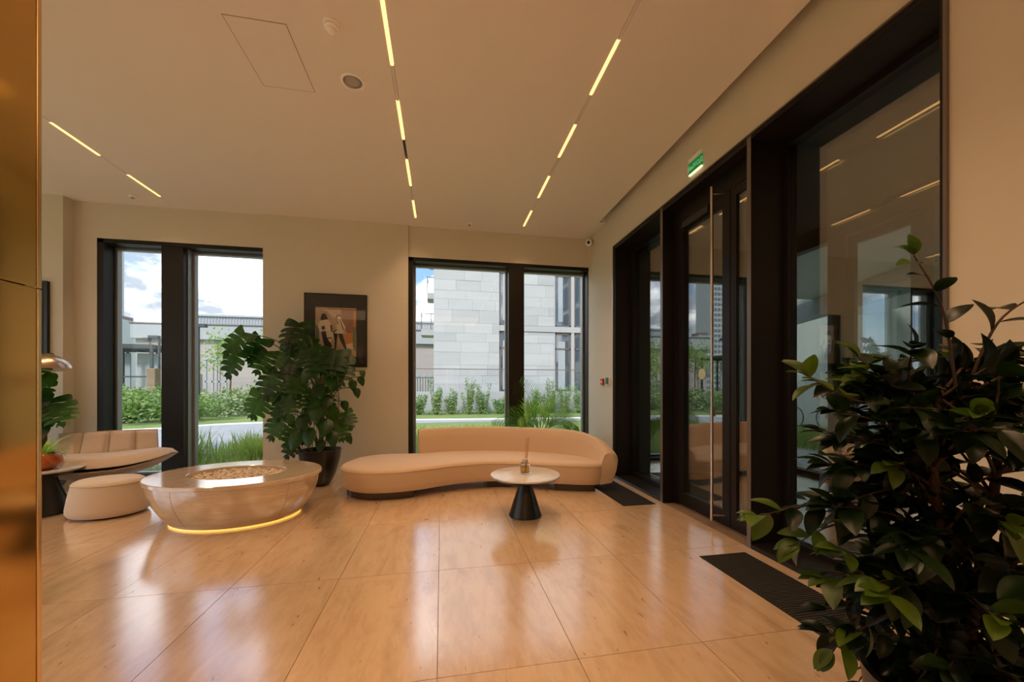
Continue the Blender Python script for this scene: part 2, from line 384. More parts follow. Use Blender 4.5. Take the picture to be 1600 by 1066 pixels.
# front edge trims flush with the wall
ent = struct('window_3', MB().box(2.455, 2.80, 5.10, 5.14, 0, OH).box(2.455, 2.80, 3.95, 5.10, OH-.04, OH).box(2.455, 2.80, 3.95, 5.10, 0, .035)
     .box(2.70, 2.80, 5.04, 5.10, .035, OH-.04).box(2.70, 2.80, 3.95, 4.01, .035, OH-.04).box(2.70, 2.80, 4.01, 5.04, OH-.10, OH-.04).box(2.70, 2.80, 4.01, 5.04, .035, .09), M['frame'])
for k, x in enumerate((2.73, 2.762)): box('pane', x, x+.005, 4.01, 5.04, .09, OH-.10, M['glass_door'], ent)
fn = struct('trim_1', MB().box(2.457, 2.80, 3.905, 3.95, 0, OH), M['frame']); box('edge_strip', 2.452, 2.457, 3.905, 3.95, 0, OH, M['frame_edge'], fn)
fn = struct('trim_2', MB().box(2.457, 2.80, 2.66, 2.70, 0, OH), M['frame']); box('edge_strip', 2.452, 2.457, 2.66, 2.70, 0, OH, M['frame_edge'], fn)
struct('trim_3', MB().box(2.440, 2.458, 1.45, 5.15, OH, OH+.012).box(2.440, 2.458, 1.446, 1.46, 0, OH).box(2.440, 2.458, 5.14, 5.152, 0, OH), M['frame_edge'])
big = struct('window_4', MB().box(2.455, 2.85, 1.46, 1.48, 0, OH).box(2.455, 2.85, 1.48, 2.66, OH-.03, OH).box(2.455, 2.85, 1.48, 2.66, 0, .035)
     .box(2.76, 2.85, 1.48, 1.53, .035, OH-.03).box(2.76, 2.85, 2.62, 2.66, .035, OH-.03).box(2.76, 2.85, 1.53, 2.62, OH-.07, OH-.03).box(2.76, 2.85, 1.53, 2.62, .035, .07), M['frame'])
for x in (2.785, 2.822): box('pane', x, x+.005, 1.53, 2.62, .07, OH-.07, M['glass_door'], big)
# door bay
db = struct('trim_4', MB().box(2.457, 2.80, 2.70, 3.905, OH-.05, OH).box(2.60, 2.70, 3.84, 3.905, 0, OH-.05).box(2.60, 2.70, 2.70, 2.74, 0, OH-.05).box(2.60, 2.70, 2.74, 3.84, OH-.22, OH-.05), M['frame'])
dr = struct('door_1', MB().box(2.60, 2.66, 3.76, 3.835, .012, OH-.225).box(2.60, 2.66, 3.06, 3.155, .012, OH-.225).box(2.60, 2.66, 3.155, 3.76, OH-.33, OH-.225).box(2.60, 2.66, 3.155, 3.76, .012, .15), M['frame'])
for x in (2.617, 2.638): box('pane', x, x+.005, 3.155, 3.76, .15, OH-.33, M['glass_door'], dr)
h = MB().tube([(2.50, 3.17, .05), (2.50, 3.17, 3.19)], .014, 12)
ho = h.build('pull_handle', M['steel'], dr, auto=40); tag(ho, 'full height brushed steel pull bar')
for z in (.10, 1.06, 3.12): MB().tube([(2.50, 3.17, z), (2.60, 3.13, z)], .009, 10).build('handle_bracket', M['steel'], ho)
MB().tube([(2.53, 3.17, 1.03), (2.53, 3.17, 1.09)], .010, 8).build('lock_cylinder', M['steel'], ho)
MB().box(2.56, 2.60, 3.30, 3.72, OH-.315, OH-.24).build('door_closer', M['black'], dr, bevel=.008)
# round sticker seen on the door glass
st = MB().tube([(2.6155, 3.46, 1.44), (2.6168, 3.46, 1.44)], .055, 24); so = st.build('glass_manifestation', M['brass_trim'], dr)
sd = struct('door_2', MB().box(2.60, 2.66, 2.745, 2.80, .012, OH-.225).box(2.60, 2.66, 2.985, 3.05, .012, OH-.225).box(2.60, 2.66, 2.80, 2.985, OH-.30, OH-.225).box(2.60, 2.66, 2.80, 2.985, .012, .15), M['frame'])
for x in (2.617, 2.638): box('pane', x, x+.005, 2.80, 2.985, .15, OH-.30, M['glass_door'], sd)
box('card_reader', 2.585, 2.60, 2.752, 2.79, 1.00, 1.13, M['steel'], sd, bevel=.003)

# ---------------- vestibule
vf = struct('floor_vestibule', MB().box(2.62, 5.55, .6, 5.5, -.25, -.002), M['tile'])
struct('ceiling_vestibule', MB().box(2.62, 5.55, .6, 5.5, 3.62, 3.7), M['vwall'])
struct('wall_vestibule_back', MB().box(2.80, 5.55, 5.30, 5.5, 0, 3.62), M['vwall'])
struct('wall_vestibule_front', MB().box(2.62, 5.55, .45, .6, 0, 3.7), M['vwall'])
of = MB()
for y0, y1 in ((5.22, 5.30), (4.22, 4.46), (3.28, 3.44), (2.5, 2.62), (1.5, 1.62), (.6, .72)): of.box(5.36, 5.5, y0, y1, 0, 3.5)
of.box(5.36, 5.5, .6, 5.30, 3.36, 3.62); of.box(5.36, 5.5, .6, 5.3, 0, .06)
ow = struct('window_5', of, M['frame'])
for a, b in ((4.46, 5.22), (2.62, 3.28), (1.62, 2.5), (.72, 1.5)):
    box('pane', 5.42, 5.428, a, b, .06, 3.36, M['glass_out'], ow)
od = struct('door_3', MB().box(5.40, 5.46, 3.44, 3.52, .06, 3.34).box(5.40, 5.46, 4.14, 4.22, .06, 3.34).box(5.40, 5.46, 3.52, 4.14, 3.22, 3.34).box(5.40, 5.46, 3.52, 4.14, .06, .2), M['frame'])
box('pane', 5.425, 5.433, 3.52, 4.14, .2, 3.22, M['glass_out'], od)
for z in (.5, 1.7, 2.9): MB().tube([(5.395, 4.225, z), (5.395, 4.225, z+.12)], .012, 8).build('hinge', M['steel'], od)

# ---------------- building shell above so that sky does not leak
struct('trim_5', MB().box(-8.6, 5.6, -4.6, 6.5, CH+.5, CH+.8), M['concrete'])

# ================================================================== CEILING FITTINGS
def strip(x, segs, blanks, label):
    t = thing('linear_light', label, 'ceiling light', (x, (segs[0][0]+segs[-1][1])/2, CH), 0, None)
    cy = t.location.y
    for a, b in segs: box('light_diffuser', -.0115, .0115, a-cy, b-cy, -.004, .02, M['led'], t)
    for a, b in segs:      # area light added under each diffuser; narrow spread keeps it out of view
        l = area('strip_light', (x, (a+b)/2, CH-.006), .02, b-a, 4.2, WARM); l.data.spread = R(92)
    for a, b, dark in blanks:
        o = box('blank_cover' if not dark else 'open_slot', -.0115, .0115, a-cy, b-cy, (-.001 if not dark else .03), .035, M['slot' if dark else 'led_off'], t)
P = .9
def row(y0, n0, n1): return [(2.56+P*k, 3.085+P*k) for k in range(n0, n1)]
def gaps(s, lo, hi): 
    g = [(s[k][1], s[k+1][0], False) for k in range(len(s)-1)]
    return [(lo, s[0][0], False)] + g + [(s[-1][1], hi, False)] if hi > s[-1][1]+.01 else [(lo, s[0][0], False)] + g
s1 = row(0, -7, 3); s1 = [(a-.02+.88-.9+.02, b-.02+.88-.9+.02) for a, b in s1]
s1 = [(4.34+P*k, 4.86+P*k) for k in range(-9, 2)]
strip(-3.65, s1, gaps(s1, -4.2, 5.83), 'dashed warm line light recessed in the ceiling at the left, near the oval table')
s2 = row(0, -7, 4)
g2 = gaps(s2, -4.2, 5.83); g2 = [(a, b, (3.9 < a < 4.1)) for a, b, d in g2]
strip(-.38, s2, g2, 'dashed warm line light down the middle of the ceiling with one open dark gap')
strip(1.26, s2, gaps(s2, -4.2, 5.83), 'dashed warm line light recessed in the ceiling nearest the glazed entrance')
# the access hatch: a thin frame line with flush panel
hx0, hx1, hy0, hy1 = -1.46, -1.06, 2.87, 3.49
hat = thing('access_hatch', 'flush painted access hatch in the ceiling left of the smoke detector', 'hatch', (hx0, hy0, CH))
m = MB(); w, d = hx1-hx0, hy1-hy0
for a in ((0, w, 0, .004), (0, w, d-.004, d), (0, .004, .004, d-.004), (w-.004, w, .004, d-.004)): m.box(a[0], a[1], a[2], a[3], -.0012, .0)
m.build('joint_frame', M['post_brown'], hat); box('panel', .004, w-.004, .004, d-.004, -.0020, .0, M['ceil'], hat)
sm = thing('smoke_detector', 'white round smoke detector on the ceiling, two stepped vents', 'smoke detector', (-.75, 2.81, CH))
MB().lathe([(.055, 0), (.055, -.012), (.048, -.02)], 32).build('base', M['white'], sm, auto=40)
MB().lathe([(.046, -.02), (.047, -.034), (.036, -.040)], 32).build('vent_ring', M['white'], sm, auto=40)
MB().lathe([(.030, -.02), (.034, -.044), (.028, -.056), (.012, -.064)], 32).build('sensor_cap', M['white'], sm, auto=50)
MB().lathe([(.0455, -.0195), (.0455, -.0215)], 32).build('shadow_gap', M['slot'], sm)
sp = thing('ceiling_speaker', 'round ceiling speaker with grey grille beside the smoke detector', 'speaker', (-.72, 3.31, CH))
MB().lathe([(.094, 0), (.094, -.006), (.076, -.010), (.072, -.002)], 40, cap1=False).build('rim', M['white'], sp, auto=40)
MB().lathe([(.072, -.0025), (.04, -.004), (.001, -.005)], 32).build('grille', M['grill'], sp, smooth=True)
for p, lab in (((-4.09, 6.0), 'small round sprinkler cap on the ceiling above the left window'), ((.42, 6.0), 'small round sprinkler cap on the ceiling above the sofa window')):
    if p[0] < -3: p = (-4.0, 5.82)
    else: p = (.42, 5.85)
    s_ = thing('sprinkler', lab, 'sprinkler', (p[0], p[1], CH))
    MB().lathe([(.042, 0), (.040, -.008), (.03, -.010)], 24).build('escutcheon', M['white'], s_, auto=40)
    MB().lathe([(.014, -.010), (.012, -.024), (.020, -.026), (.020, -.029)], 16).build('nozzle', M['steel'], s_, auto=40)
cc = thing('security_camera', 'small white security camera on the wall in the corner above the sofa', 'camera', (2.46, 6.0, 3.70))
MB().tube([(0, 0, .04), (-.045, 0, .04)], .035, 20).build('bracket', M['white'], cc, auto=40)
MB().tube([(-.045, 0, .04), (-.055, -.03, 0), (-.105, -.14, -.03)], [.035, .052, .050], 18).build('body', M['white'], cc, auto=40)
MB().tube([(-.105, -.14, -.03), (-.107, -.146, -.032)], .026, 18).build('lens', M['black'], cc)
# exit sign
es = thing('exit_sign', 'green lit exit sign on the wall above the glass entrance door', 'exit sign', (2.46, 3.33, 3.42))
box('bracket', -.028, 0, -.095, .095, .125, .165, M['white'], es, bevel=.004)
box('panel', -.020, -.008, -.095, .095, .012, .125, M['green'], es)
box('light_edge', -.022, -.006, -.095, .095, 0, .012, M['signled'], es)
tx = bpy.data.curves.new('letters', 'FONT'); tx.body = 'ВЫХОД'; tx.size = .062; tx.extrude = .0006; tx.align_x = 'CENTER'
to = bpy.data.objects.new('letters', tx); col.objects.link(to)
dg = bpy.context.evaluated_depsgraph_get(); me = bpy.data.meshes.new_from_object(to.evaluated_get(dg)); bpy.data.objects.remove(to)
lt = bpy.data.objects.new('lettering', me); me.materials.clear(); me.materials.append(M['signwhite']); col.objects.link(lt); lt.parent = es
lt.location = (-.0208, 0, .046); lt.rotation_euler = (R(90), 0, R(-90))
al = thing('fire_alarm', 'red fire alarm call point with a white rim on the wall by the sofa', 'fire alarm', (2.46, 5.52, 1.34))
box('back_box', -.03, 0, -.045, .045, 0, .10, M['red'], al, bevel=.006); box('press_plate', -.034, -.03, -.018, .018, .035, .062, M['white'], al, bevel=.002)
gb = thing('door_release', 'green and white door release box beside the red fire alarm', 'switch', (2.46, 5.32, 1.35))
box('back_box', -.03, 0, -.05, .05, 0, .10, M['white'], gb, bevel=.006); box('cover', -.042, -.03, -.05, .03, .004, .10, M['greenbox'], gb, bevel=.004)

# ================================================================== BRASS COLUMN
bc = thing('brass_column', 'column clad in polished brass sheets at the left edge of the room', 'column', (-1.6, .35, 0))
box('core', -.38, .384, -1.03, 1.02, 0, CH, M['slot'], bc)
for z0, z1 in ((0, 1.598), (1.602, 3.2), (3.204, CH)):
    box('panel', .385, .40, -1.03, 1.034, z0, z1, M['brass'], bc, bevel=.001)
    box('panel', -.38, .384, 1.02, 1.03, z0, z1, M['brass'], bc)
    box('corner_trim', .386, .402, 1.0365, 1.050, z0, z1, M['brass_trim'], bc, bevel=.003)

# ================================================================== SOFA
sf = thing('curved_sofa', 'long curved peach sofa under the window with backrest on its right two thirds', 'sofa', (.4, 5.0, 0))
O = Vector((.4, 5.0, 0))
front = [(-1.22,5.06), (-1.17,4.83), (-1.03,4.65), (-.80,4.53), (-.5,4.53), (-.25,4.60), (.16,4.78), (.58,4.85), (1.0,4.76), (1.45,4.55), (1.80,4.44), (1.97,4.46)]
back = [(2.04,4.60), (1.98,4.95), (1.75,5.25), (1.40,5.48), (1.0,5.62), (.6,5.72), (.1,5.72), (-.30,5.64), (-.8,5.66), (-1.10,5.46)]
pl = spline([(x, y, 0) for x, y in front+back], 6, closed=True)
cen = Vector((.4, 5.1, 0))
def inset(pl, d):
    n = len(pl); out = []
    for k in range(n):
        t = (pl[(k+1) % n]-pl[k-1]).normalized(); nrm = Vector((-t.y, t.x, 0))   # inward for counter-clockwise
        out.append(pl[k] + nrm*d)
    return out
prof = [(.045, .085), (.02, .10), (.005, .16), (0, .24), (0, .305), (.006, .33), (.022, .35), (.05, .360), (.10, .368), (.16, .372)]
lo = [[p - O + Vector((0,0,z)) for p in inset(pl, d)] for d, z in prof]
MB().loops(lo).build('seat', M['sofa'], sf, auto=50)
pi = [p - O + Vector((0,0,.322)) for p in inset(pl, -.001)]
MB().tube(pi+[pi[0], pi[1]], .004, 6).build('piping', M['sofa'], sf, smooth=True)
# backrest: swept upright section of varying height
bp = [(-.32,5.60,.705), (.1,5.69,.715), (.6,5.68,.715), (1.0,5.57,.715), (1.38,5.40,.71), (1.68,5.19,.708), (1.88,4.96,.69), (2.00,4.74,.635), (2.045,4.57,.555), (2.045,4.45,.475)]
bs = spline(bp, 8); lo = []
for k, p in enumerate(bs):
    t = (bs[min(k+1, len(bs)-1)]-bs[max(k-1, 0)]); t.z = 0; t.normalize(); nn = Vector((t.y, -t.x, 0))   # towards the seat
    u = k/(len(bs)-1); th = .080 + .012*math.sin(PI*u) + .03*max(0, u-.75)/.25; zt = p.z; base = Vector((p.x, p.y, 0)) - O
    sec = []
    for (a, z) in ((.8, .10), (1.02, .20), (1.05, .33), (.98, .5), (.80, .78), (.62, .95), (.35, .995), (0, 1.0), (-.5, .97), (-.9, .90), (-1.05, .75), (-1.0, .45), (-.85, .2), (-.6, .12)):
        zz = .09 + (zt-.09)*z if z > .33 else .09+(z-.10)*.9
        sec.append(base + nn*(a*th - .05*(z-.4)) + Vector((0,0,zz)))
    lo.append(sec)
MB().loops(lo).build('backrest', M['sofa'], sf, auto=60, sub=0)
k = 26; sq = [Vector(q) for q in lo[k]]
MB().tube([sq[j]+(sq[j]-sq[11]).normalized()*.0005 for j in range(2, 8)], .0035, 6).build('seam', M['sofa'], sf)
def arc_plinth(a, b, d, z1=.088):
    ptsf = [p - O for p in inset(pl, d)]
    n = len(ptsf); idx = list(range(a, b)); L0 = [ptsf[i % n] for i in idx]; L1 = [(p-O) for p in [inset(pl, d+.34)[i % n] for i in idx]]
    ringp = L0 + L1[::-1]
    return MB().loops([[q for q in ringp], [q + Vector((0,0,z1)) for q in ringp]])
arc_plinth(2, 30, .07).build('plinth', M['plinth'], sf); arc_plinth(42, 47, .10).build('plinth', M['plinth'], sf); arc_plinth(53, 64, .06).build('plinth', M['plinth'], sf)

# ================================================================== COFFEE TABLE + DIFFUSER
ct = thing('coffee_table', 'low round coffee table with grey stone top on a black cone base', 'table', (.84, 3.79, 0))
MB().lathe([(.340, .398), (.352, .404), (.355, .412), (.352, .420), (.347, .422)], 64).build('tabletop', M['tabletop'], ct, auto=40)
MB().lathe([(.33, .385), (.348, .3985)], 64).build('underplate', M['black'], ct, auto=40)
MB().lathe([(.165, 0), (.168, .006), (.162, .02), (.062, .33), (.058, .34)], 48).build('cone_base', M['black'], ct, auto=40)
MB().lathe([(.050, .34), (.050, .385)], 32).build('collar', M['steel'], ct, auto=40)
df = thing('reed_diffuser', 'small glass reed diffuser with amber oil on the coffee table', 'diffuser', (.84, 3.80, .4222)); df.scale = (1.25, 1.25, 1.25)
MB().box(-.036, .036, -.036, .036, 0, .085).build('bottle', M['bottle'], df, bevel=.008, seg=3)
MB().box(-.030, .030, -.030, .030, .010, .052).build('oil', M['oil'], df, bevel=.005)
MB().lathe([(.020, .085), (.023, .09), (.023, .118), (.019, .122)], 24).build('cap', M['cork'], df, auto=40)
for k in range(5):
    a = k*1.26
    MB().tube([(.006*math.cos(a), .006*math.sin(a), .02), (.022+.014*math.cos(a), .004*math.sin(a), .29)], .0018, 6).build('reed', M['reed'], df)

# ================================================================== OVAL FIRE TABLE
ft = thing('oval_fire_table', 'oval travertine fire table with a pebble filled bowl and glowing foot', 'table', (-2.045, 4.33, 0), R(-7.5))
A, B = .785, .632
def ell(r, z): return [(A*r*math.cos(2*PI*j/96), B*r*math.sin(2*PI*j/96), z) for j in range(96)]
def ell2(a, b, z): return [(a*math.cos(2*PI*j/96), b*math.sin(2*PI*j/96), z) for j in range(96)]
MB().loops([ell2(.44, .335, .30), ell2(.44, .335, .436), ell2(.445, .34, .44), ell(.99, .44), ell(1, .435), ell(1, .405), ell(.985, .40), ell2(.46,.35,.40)], cap0=False, cap1=False).build('stone_top', M['trav'], ft, auto=25)
body = []
for k in range(14):
    t = k/13; z = .016 + (.398-.016)*t; s = .745 + .22*math.sin(t*PI/2)**.9
    body.append(ell(s, z))
MB().loops(body).build('bowl_body', M['trav'], ft, auto=50)
seams = MB()
for j in (68, 20, 88):
    sq = [Vector(l[j % 96])*1.0 for l in body]; seams.tube([(p.x*1.0005, p.y*1.0005, p.z) for p in sq], .0012, 4)
seams.build('joint', M['grout'], ft)
MB().loops([ell2(.44*1.0, .335, .355), ell2(.44, .335, .37)]).build('fire_bowl', M['slot'], ft)
MB().loops([ell(.738, 0), ell(.738, .016)]).build('glow_strip', M['led_floor'], ft)
pb = MB()
ico = bmesh.new(); bmesh.ops.create_icosphere(ico, subdivisions=1, radius=1); iv = [v.co.copy() for v in ico.verts]; iff = [tuple(v.index for v in f.verts) for f in ico.faces]; ico.free()
for k in range(420):
    a = random.uniform(0, 2*PI); r = math.sqrt(random.random()); x, y = .41*r*math.cos(a), .305*r*math.sin(a); q = random.uniform(.015, .030)
    zz = .380 + random.uniform(0, .03) + .012*(1-r); rot = Matrix.Rotation(random.uniform(0, 6), 3, Vector((random.random(), random.random(), 1)).normalized())
    sc = (q*random.uniform(.8, 1.3), q*random.uniform(.8, 1.2), q*.75)
    pb.add([Vector((x, y, zz)) + rot @ Vector((v.x*sc[0], v.y*sc[1], v.z*sc[2])) for v in iv], iff)
pb.build('pebbles', M['stones'], ft, smooth=True, kind='stuff')

# ================================================================== POUF
pf = thing('pouf', 'low cream upholstered oval pouf beside the oval fire table', 'pouf', (-3.385, 4.63, 0), R(-10))
pr = [(.27, .012), (.315, .02), (.335, .05), (.336, .09), (.318, .20), (.295, .31), (.290, .325), (.280, .345), (.255, .358), (.20, .366), (.10, .370), (.01, .371)]
MB().lathe(pr, 64, sx=1.0, sy=.86).build('cushion_body', M['pouf'], pf, auto=50)
MB().tube([(.293*math.cos(2*PI*j/64), .293*.86*math.sin(2*PI*j/64), .328) for j in range(65)], .0035, 6).build('piping', M['pouf'], pf, smooth=True)
MB().lathe([(.27, 0), (.27, .014)], 48, sy=.86).build('foot_ring', M['black'], pf)

# ================================================================== SIDE TABLE + bowl plant
stb = thing('side_table', 'dark cone based side table with grey top at the brass column', 'table', (-4.03, 4.74, 0))
MB().lathe([(.262, .440), (.277, .452), (.277, .462), (.272, .465)], 56).build('tabletop', M['tabletop'], stb, auto=40)
MB().lathe([(.09, .37), (.18, .40), (.275, .4515)], 56).build('underside', M['black'], stb, auto=50)
MB().lathe([(.19, 0), (.192, .008), (.185, .03), (.085, .36), (.085, .375)], 48).build('cone_base', M['black'], stb, auto=40)
bpn = thing('bowl_plant', 'small striped leaf plant in an orange round bowl on the side table', 'potted plant', (-3.98, 4.66, .465))
MB().lathe([(.045, 0), (.085, .025), (.10, .06), (.095, .10), (.070, .125), (.062, .122), (.085, .095)], 32, cap1=False).build('bowl', M['copper_pot'], bpn, auto=60)
MB().lathe([(.084, .095), (.03, .11)], 24).build('soil', M['soil'], bpn)
def blade(mb, p, dirv, L, w, droop, n=6, fold=.0):
    p = Vector(p); d = Vector(dirv).normalized(); s = d.cross(Vector((0,0,1))); s = s.normalized() if s.length > .01 else Vector((1,0,0))
    v = []; q = p.copy()
    for k in range(n+1):
        t = k/n; ww = w*math.sin(PI*min(1, .12+.88*t)**.8) if k < n else .0005
        v += [q - s*ww/2, q + s*ww/2]; q = q + d*(L/n); d = (d - Vector((0,0,droop/n))).normalized()
    return mb.add(v, [(2*k, 2*k+1, 2*k+3, 2*k+2) for k in range(n)])
bpn.scale = (1.35, 1.35, 1.35)
for k in range(26):
    a = random.uniform(0, 2*PI); el = random.uniform(.5, 1.9)
    m = MB(); blade(m, (0,0,0), (math.cos(a), math.sin(a), el), random.uniform(.16, .27), .020, 1.6)
    m.build('leaf', M['spider'], bpn, loc=(.02*math.cos(a), .02*math.sin(a), .11), smooth=True)

# ================================================================== LOUNGE CHAIR
lc = thing('lounge_chair', 'taupe leather shell lounge chair with channelled back before the left window', 'armchair', (-3.93, 5.30, 0), R(27))
def chair_surf(u, v):
    # v 0 top of back -> 1 front lip ; u -1..1
    if v < .48:
        t = v/.48
        x = u*(.43 + .03*t); y = .36 - .17*t**1.3 - .05*math.cos(u*PI/2); z = .75 - .33*t + .015*(1-u*u)
        z += .0
    else:
        t = (v-.48)/.52
        wd = .46 + .24*math.sin(min(1, t*1.25)*PI/2)*(1-.28*t**3)
        x = u*wd; y = .19 - .60*t + .10*u*u*t - .03*math.cos(u*PI/2)*(1-t); z = .42 - .03*math.sin(t*PI) + .0*t
        z += .09*abs(u)**2.5*math.sin(min(1, t*1.4)*PI*.5) - .015*t*(1-u*u)
    return Vector((x, y, z))
def grid(f, nu, nv, u0=-1, u1=1, v0=0, v1=1):
    v = [f(u0+(u1-u0)*i/nu, v0+(v1-v0)*j/nv) for j in range(nv+1) for i in range(nu+1)]
    return v, [(j*(nu+1)+i, j*(nu+1)+i+1, (j+1)*(nu+1)+i+1, (j+1)*(nu+1)+i) for j in range(nv) for i in range(nu)]
def pillow(f, th, nu, nv, u0, u1, v0, v1, wr=.0):
    """closed cushion: top surface bulges off the shell along +y/+z"""
    mb = MB(); top = []; bot = []
    for j in range(nv+1):
        for i in range(nu+1):
            a, b = i/nu, j/nv; u = u0+(u1-u0)*a; v = v0+(v1-v0)*b
            e = 1e-3; p = f(u, v); n = (f(u+e, v)-p).cross(f(u, v+e)-p).normalized()
            if n.y > .0 and abs(n.y) > abs(n.z): n = -n
            if n.z < 0 and abs(n.z) > abs(n.y): n = -n
            h = th*(max(0, 1-(2*a-1)**6)*max(0, 1-(2*b-1)**6))**.45
            if wr: h += wr*math.sin(25*u+9*noise.noise(p*5))*max(0, math.sin(b*PI))*.7*abs(noise.noise(p*7+Vector((3,1,0))))*2
            top.append(p + n*(h+.006)); bot.append(p + n*.004)
    nn = nu+1; f1 = [(j*nn+i, j*nn+i+1, (j+1)*nn+i+1, (j+1)*nn+i) for j in range(nv) for i in range(nu)]
    mb.add(top, f1); b0 = len(top); mb.add(bot, [q[::-1] for q in f1])
    bd = list(range(nn)) + [j*nn+nu for j in range(1, nv+1)] + [nv*nn+i for i in range(nu-1, -1, -1)] + [j*nn for j in range(nv-1, 0, -1)]
    for k in range(len(bd)):
        a, b = bd[k], bd[(k+1) % len(bd)]; mb.f.append((a, b, b+b0, a+b0)); mb.m.append(0)
    return mb
def shell_f(u, v):
    p = chair_surf(u, v)
    return p + Vector((0, .0, 0))
def under(u, v):
    p = chair_surf(u, v); k = (1-u*u)*math.sin(PI*v)
    return p + Vector((0, .05*k*(v < .5), -.22*max(0, (v-.40)/.6)**.6*(1-u*u)**1.0*max(0, math.cos((v-.62)*PI/.85))))
sv, sfc = grid(lambda u, v: chair_surf(u, v), 24, 24); uv_, ufc = grid(under, 24, 24)
mb = MB().add(uv_, ufc); mb.build('shell', M['shell'], lc, smooth=True, solid=.012)
us = [-1, -.52, 0, .52, 1]
for k in range(4): pillow(chair_surf, .075, 10, 14, us[k]+.004, us[k+1]-.004, .01, .47).build('back_cushion', M['lounge'], lc, smooth=True)
pillow(chair_surf, .13, 40, 22, -1, 1, .50, 1, wr=.012).build('seat_cushion', M['lounge'], lc, smooth=True)
MB().lathe([(.22, 0), (.22, .012), (.05, .03), (.03, .06), (.03, .24), (.12, .27)], 32).build('swivel_base', M['black'], lc, auto=40, loc=(0, -.05, 0))

# ================================================================== FLOOR LAMP (dome shade, arc arm)
fp = thing('floor_lamp', 'arc floor lamp with brushed copper dome shade beside the brass column', 'floor lamp', (-5.49, 5.30, 0))
cxs, cys, czs = .93, 0, 1.50
n = 40; pr = []
for k in range(13): a = k/12*PI/2; pr.append((.255*math.cos(a), .20*math.sin(a)))
tl = Matrix.Rotation(R(-7), 4, 'Y')
m = MB().lathe(pr, n, cap0=False); m.v = [tuple(tl @ Vector(q)) for q in m.v]; m.build('shade', M['lamp'], fp, smooth=True, loc=(cxs, cys, czs))
m = MB().lathe([(r*.965, z*.965-.001) for r, z in pr], n, cap0=False); m.v = [tuple(tl @ Vector(q)) for q in m.v]; m.build('shade_lining', M['lamp_in'], fp, smooth=True, loc=(cxs, cys, czs))
m = MB().lathe([(.02, .195), (.022, .22), (.010, .235)], 16); m.v = [tuple(tl @ Vector(q)) for q in m.v]; m.build('shade_cap', M['steel'], fp, loc=(cxs, cys, czs))
arc = [(0, 0, .05)] + [(0, 0, 1.0)] + [(.0, 0, 1.3)] + [(.5-.5*math.cos(a), 0, 1.3+.62*math.sin(a)) for a in (.4, .8, 1.2, 1.6)] + [(.72, 0, 1.86), (.88, 0, 1.76), (.904, 0, 1.725)]
MB().tube(arc, .011, 10).build('arc_pole', M['steel'], fp, smooth=True)
MB().lathe([(.19, 0), (.19, .05), (.185, .055)], 32).build('base', M['blackmatte'], fp, auto=40)

# ================================================================== PLANTS
def monstera_mesh():
    """heart shaped leaf, deep slits; stem at origin, tip along +Y, unit length"""
    mb = MB()
    def edge(t):   # half width at t along midrib
        return .60*math.sin(PI*(.24+.76*min(1, max(0, t))))**.7
    for s in (-1, 1):
        nl = 5
        for i in range(nl):
            t0 = i/nl; t1 = (i+.87)/nl if i else (i+.95)/nl
            rows = 10; prev = None
            for j in range(rows+1):
                q = j/rows
                sl = .12*q*q if i > 0 else .0        # lobes sweep forward
                a0, a1 = t0 + sl*.8, t1 + sl*.8
                if i == 0: a0 = t0 - .20*q**.8
                tt = (t0+t1)/2; wdt = edge(min(.93, tt+.02))*q*(.93+.07*math.cos(9*tt))
                # full blade near midrib (no slit) for q < .3
                if q < .52 and i < nl-1: a1 = (i+1)/nl + sl*.8
                nar = 1-.50*(max(0, q-.80)/.20)**2
                c = (a0+a1)/2; a0 = c+(a0-c)*nar; a1 = c+(a1-c)*nar
                z = -.10*q*q - .16*tt*tt + .05*q
                cur = [(s*wdt, a0, z), (s*wdt, a1, z - .008)]
                b = len(mb.v); mb.v += cur
                if prev is not None:
                    fc = (prev, prev+1, b+1, b) if s > 0 else (prev, b, b+1, prev+1); mb.f.append(fc); mb.m.append(0)
                prev = b
        # tip
    b = len(mb.v); mb.v += [(-.13, .90, -.15), (.13, .90, -.15), (.0, 1.10, -.20), (0, .80, -.11)]; mb.f.append((3, 1, 2, 0)) if False else mb.f.append((b+3, b+1, b+2, b)); mb.m.append(0)
    return mb
_mm = monstera_mesh(); _tmp = _mm.build('leaf', M['monstera'], smooth=False); MONST = _tmp.data; bpy.data.objects.remove(_tmp)
def heart_mesh():
    mb = MB(); n = 8; rows = []
    for k in range(n+1):
        t = k/n; w = .36*math.sin(PI*(t**.62))**.8 if 0 < t < 1 else .002
        z = -.15*t*t
        for u in (-1, -.5, 0, .5, 1): mb.v.append((u*w, t - .10*abs(u)*(1-t)**2, z - .06*abs(u)**1.5 + (.02 if u == 0 else .04*abs(u))))
    for k in range(n):
        for i in range(4): mb.f.append((k*5+i, k*5+i+1, (k+1)*5+i+1, (k+1)*5+i)); mb.m.append(0)
    return mb
_t = heart_mesh().build('leaf', M['monstera'], smooth=True); HEART = _t.data; bpy.data.objects.remove(_t)
def put_leaf(name, me, parent, loc, direction, up, size, mat=None):
    d = Vector(direction).normalized(); u = Vector(up); u = (u - d*u.dot(d)).normalized(); x = d.cross(u)
    o = bpy.data.objects.new(name, me); col.objects.link(o); o.parent = parent
    o.matrix_local = Matrix.Translation(loc) @ Matrix((x, d, u)).transposed().to_4x4() @ Matrix.Diagonal((size, size, size, 1))
    return o
def planter_leg_pot(root):
    MB().lathe([(.10, 0), (.13, .03), (.19, .16), (.235, .34), (.25, .46), (.252, .475), (.236, .475), (.225, .42)], 36, cap1=False, sup=2.6).build('pot', M['black'], root, auto=50)
    MB().lathe([(.226, .42), (.05, .44)], 24).build('soil', M['soil'], root)
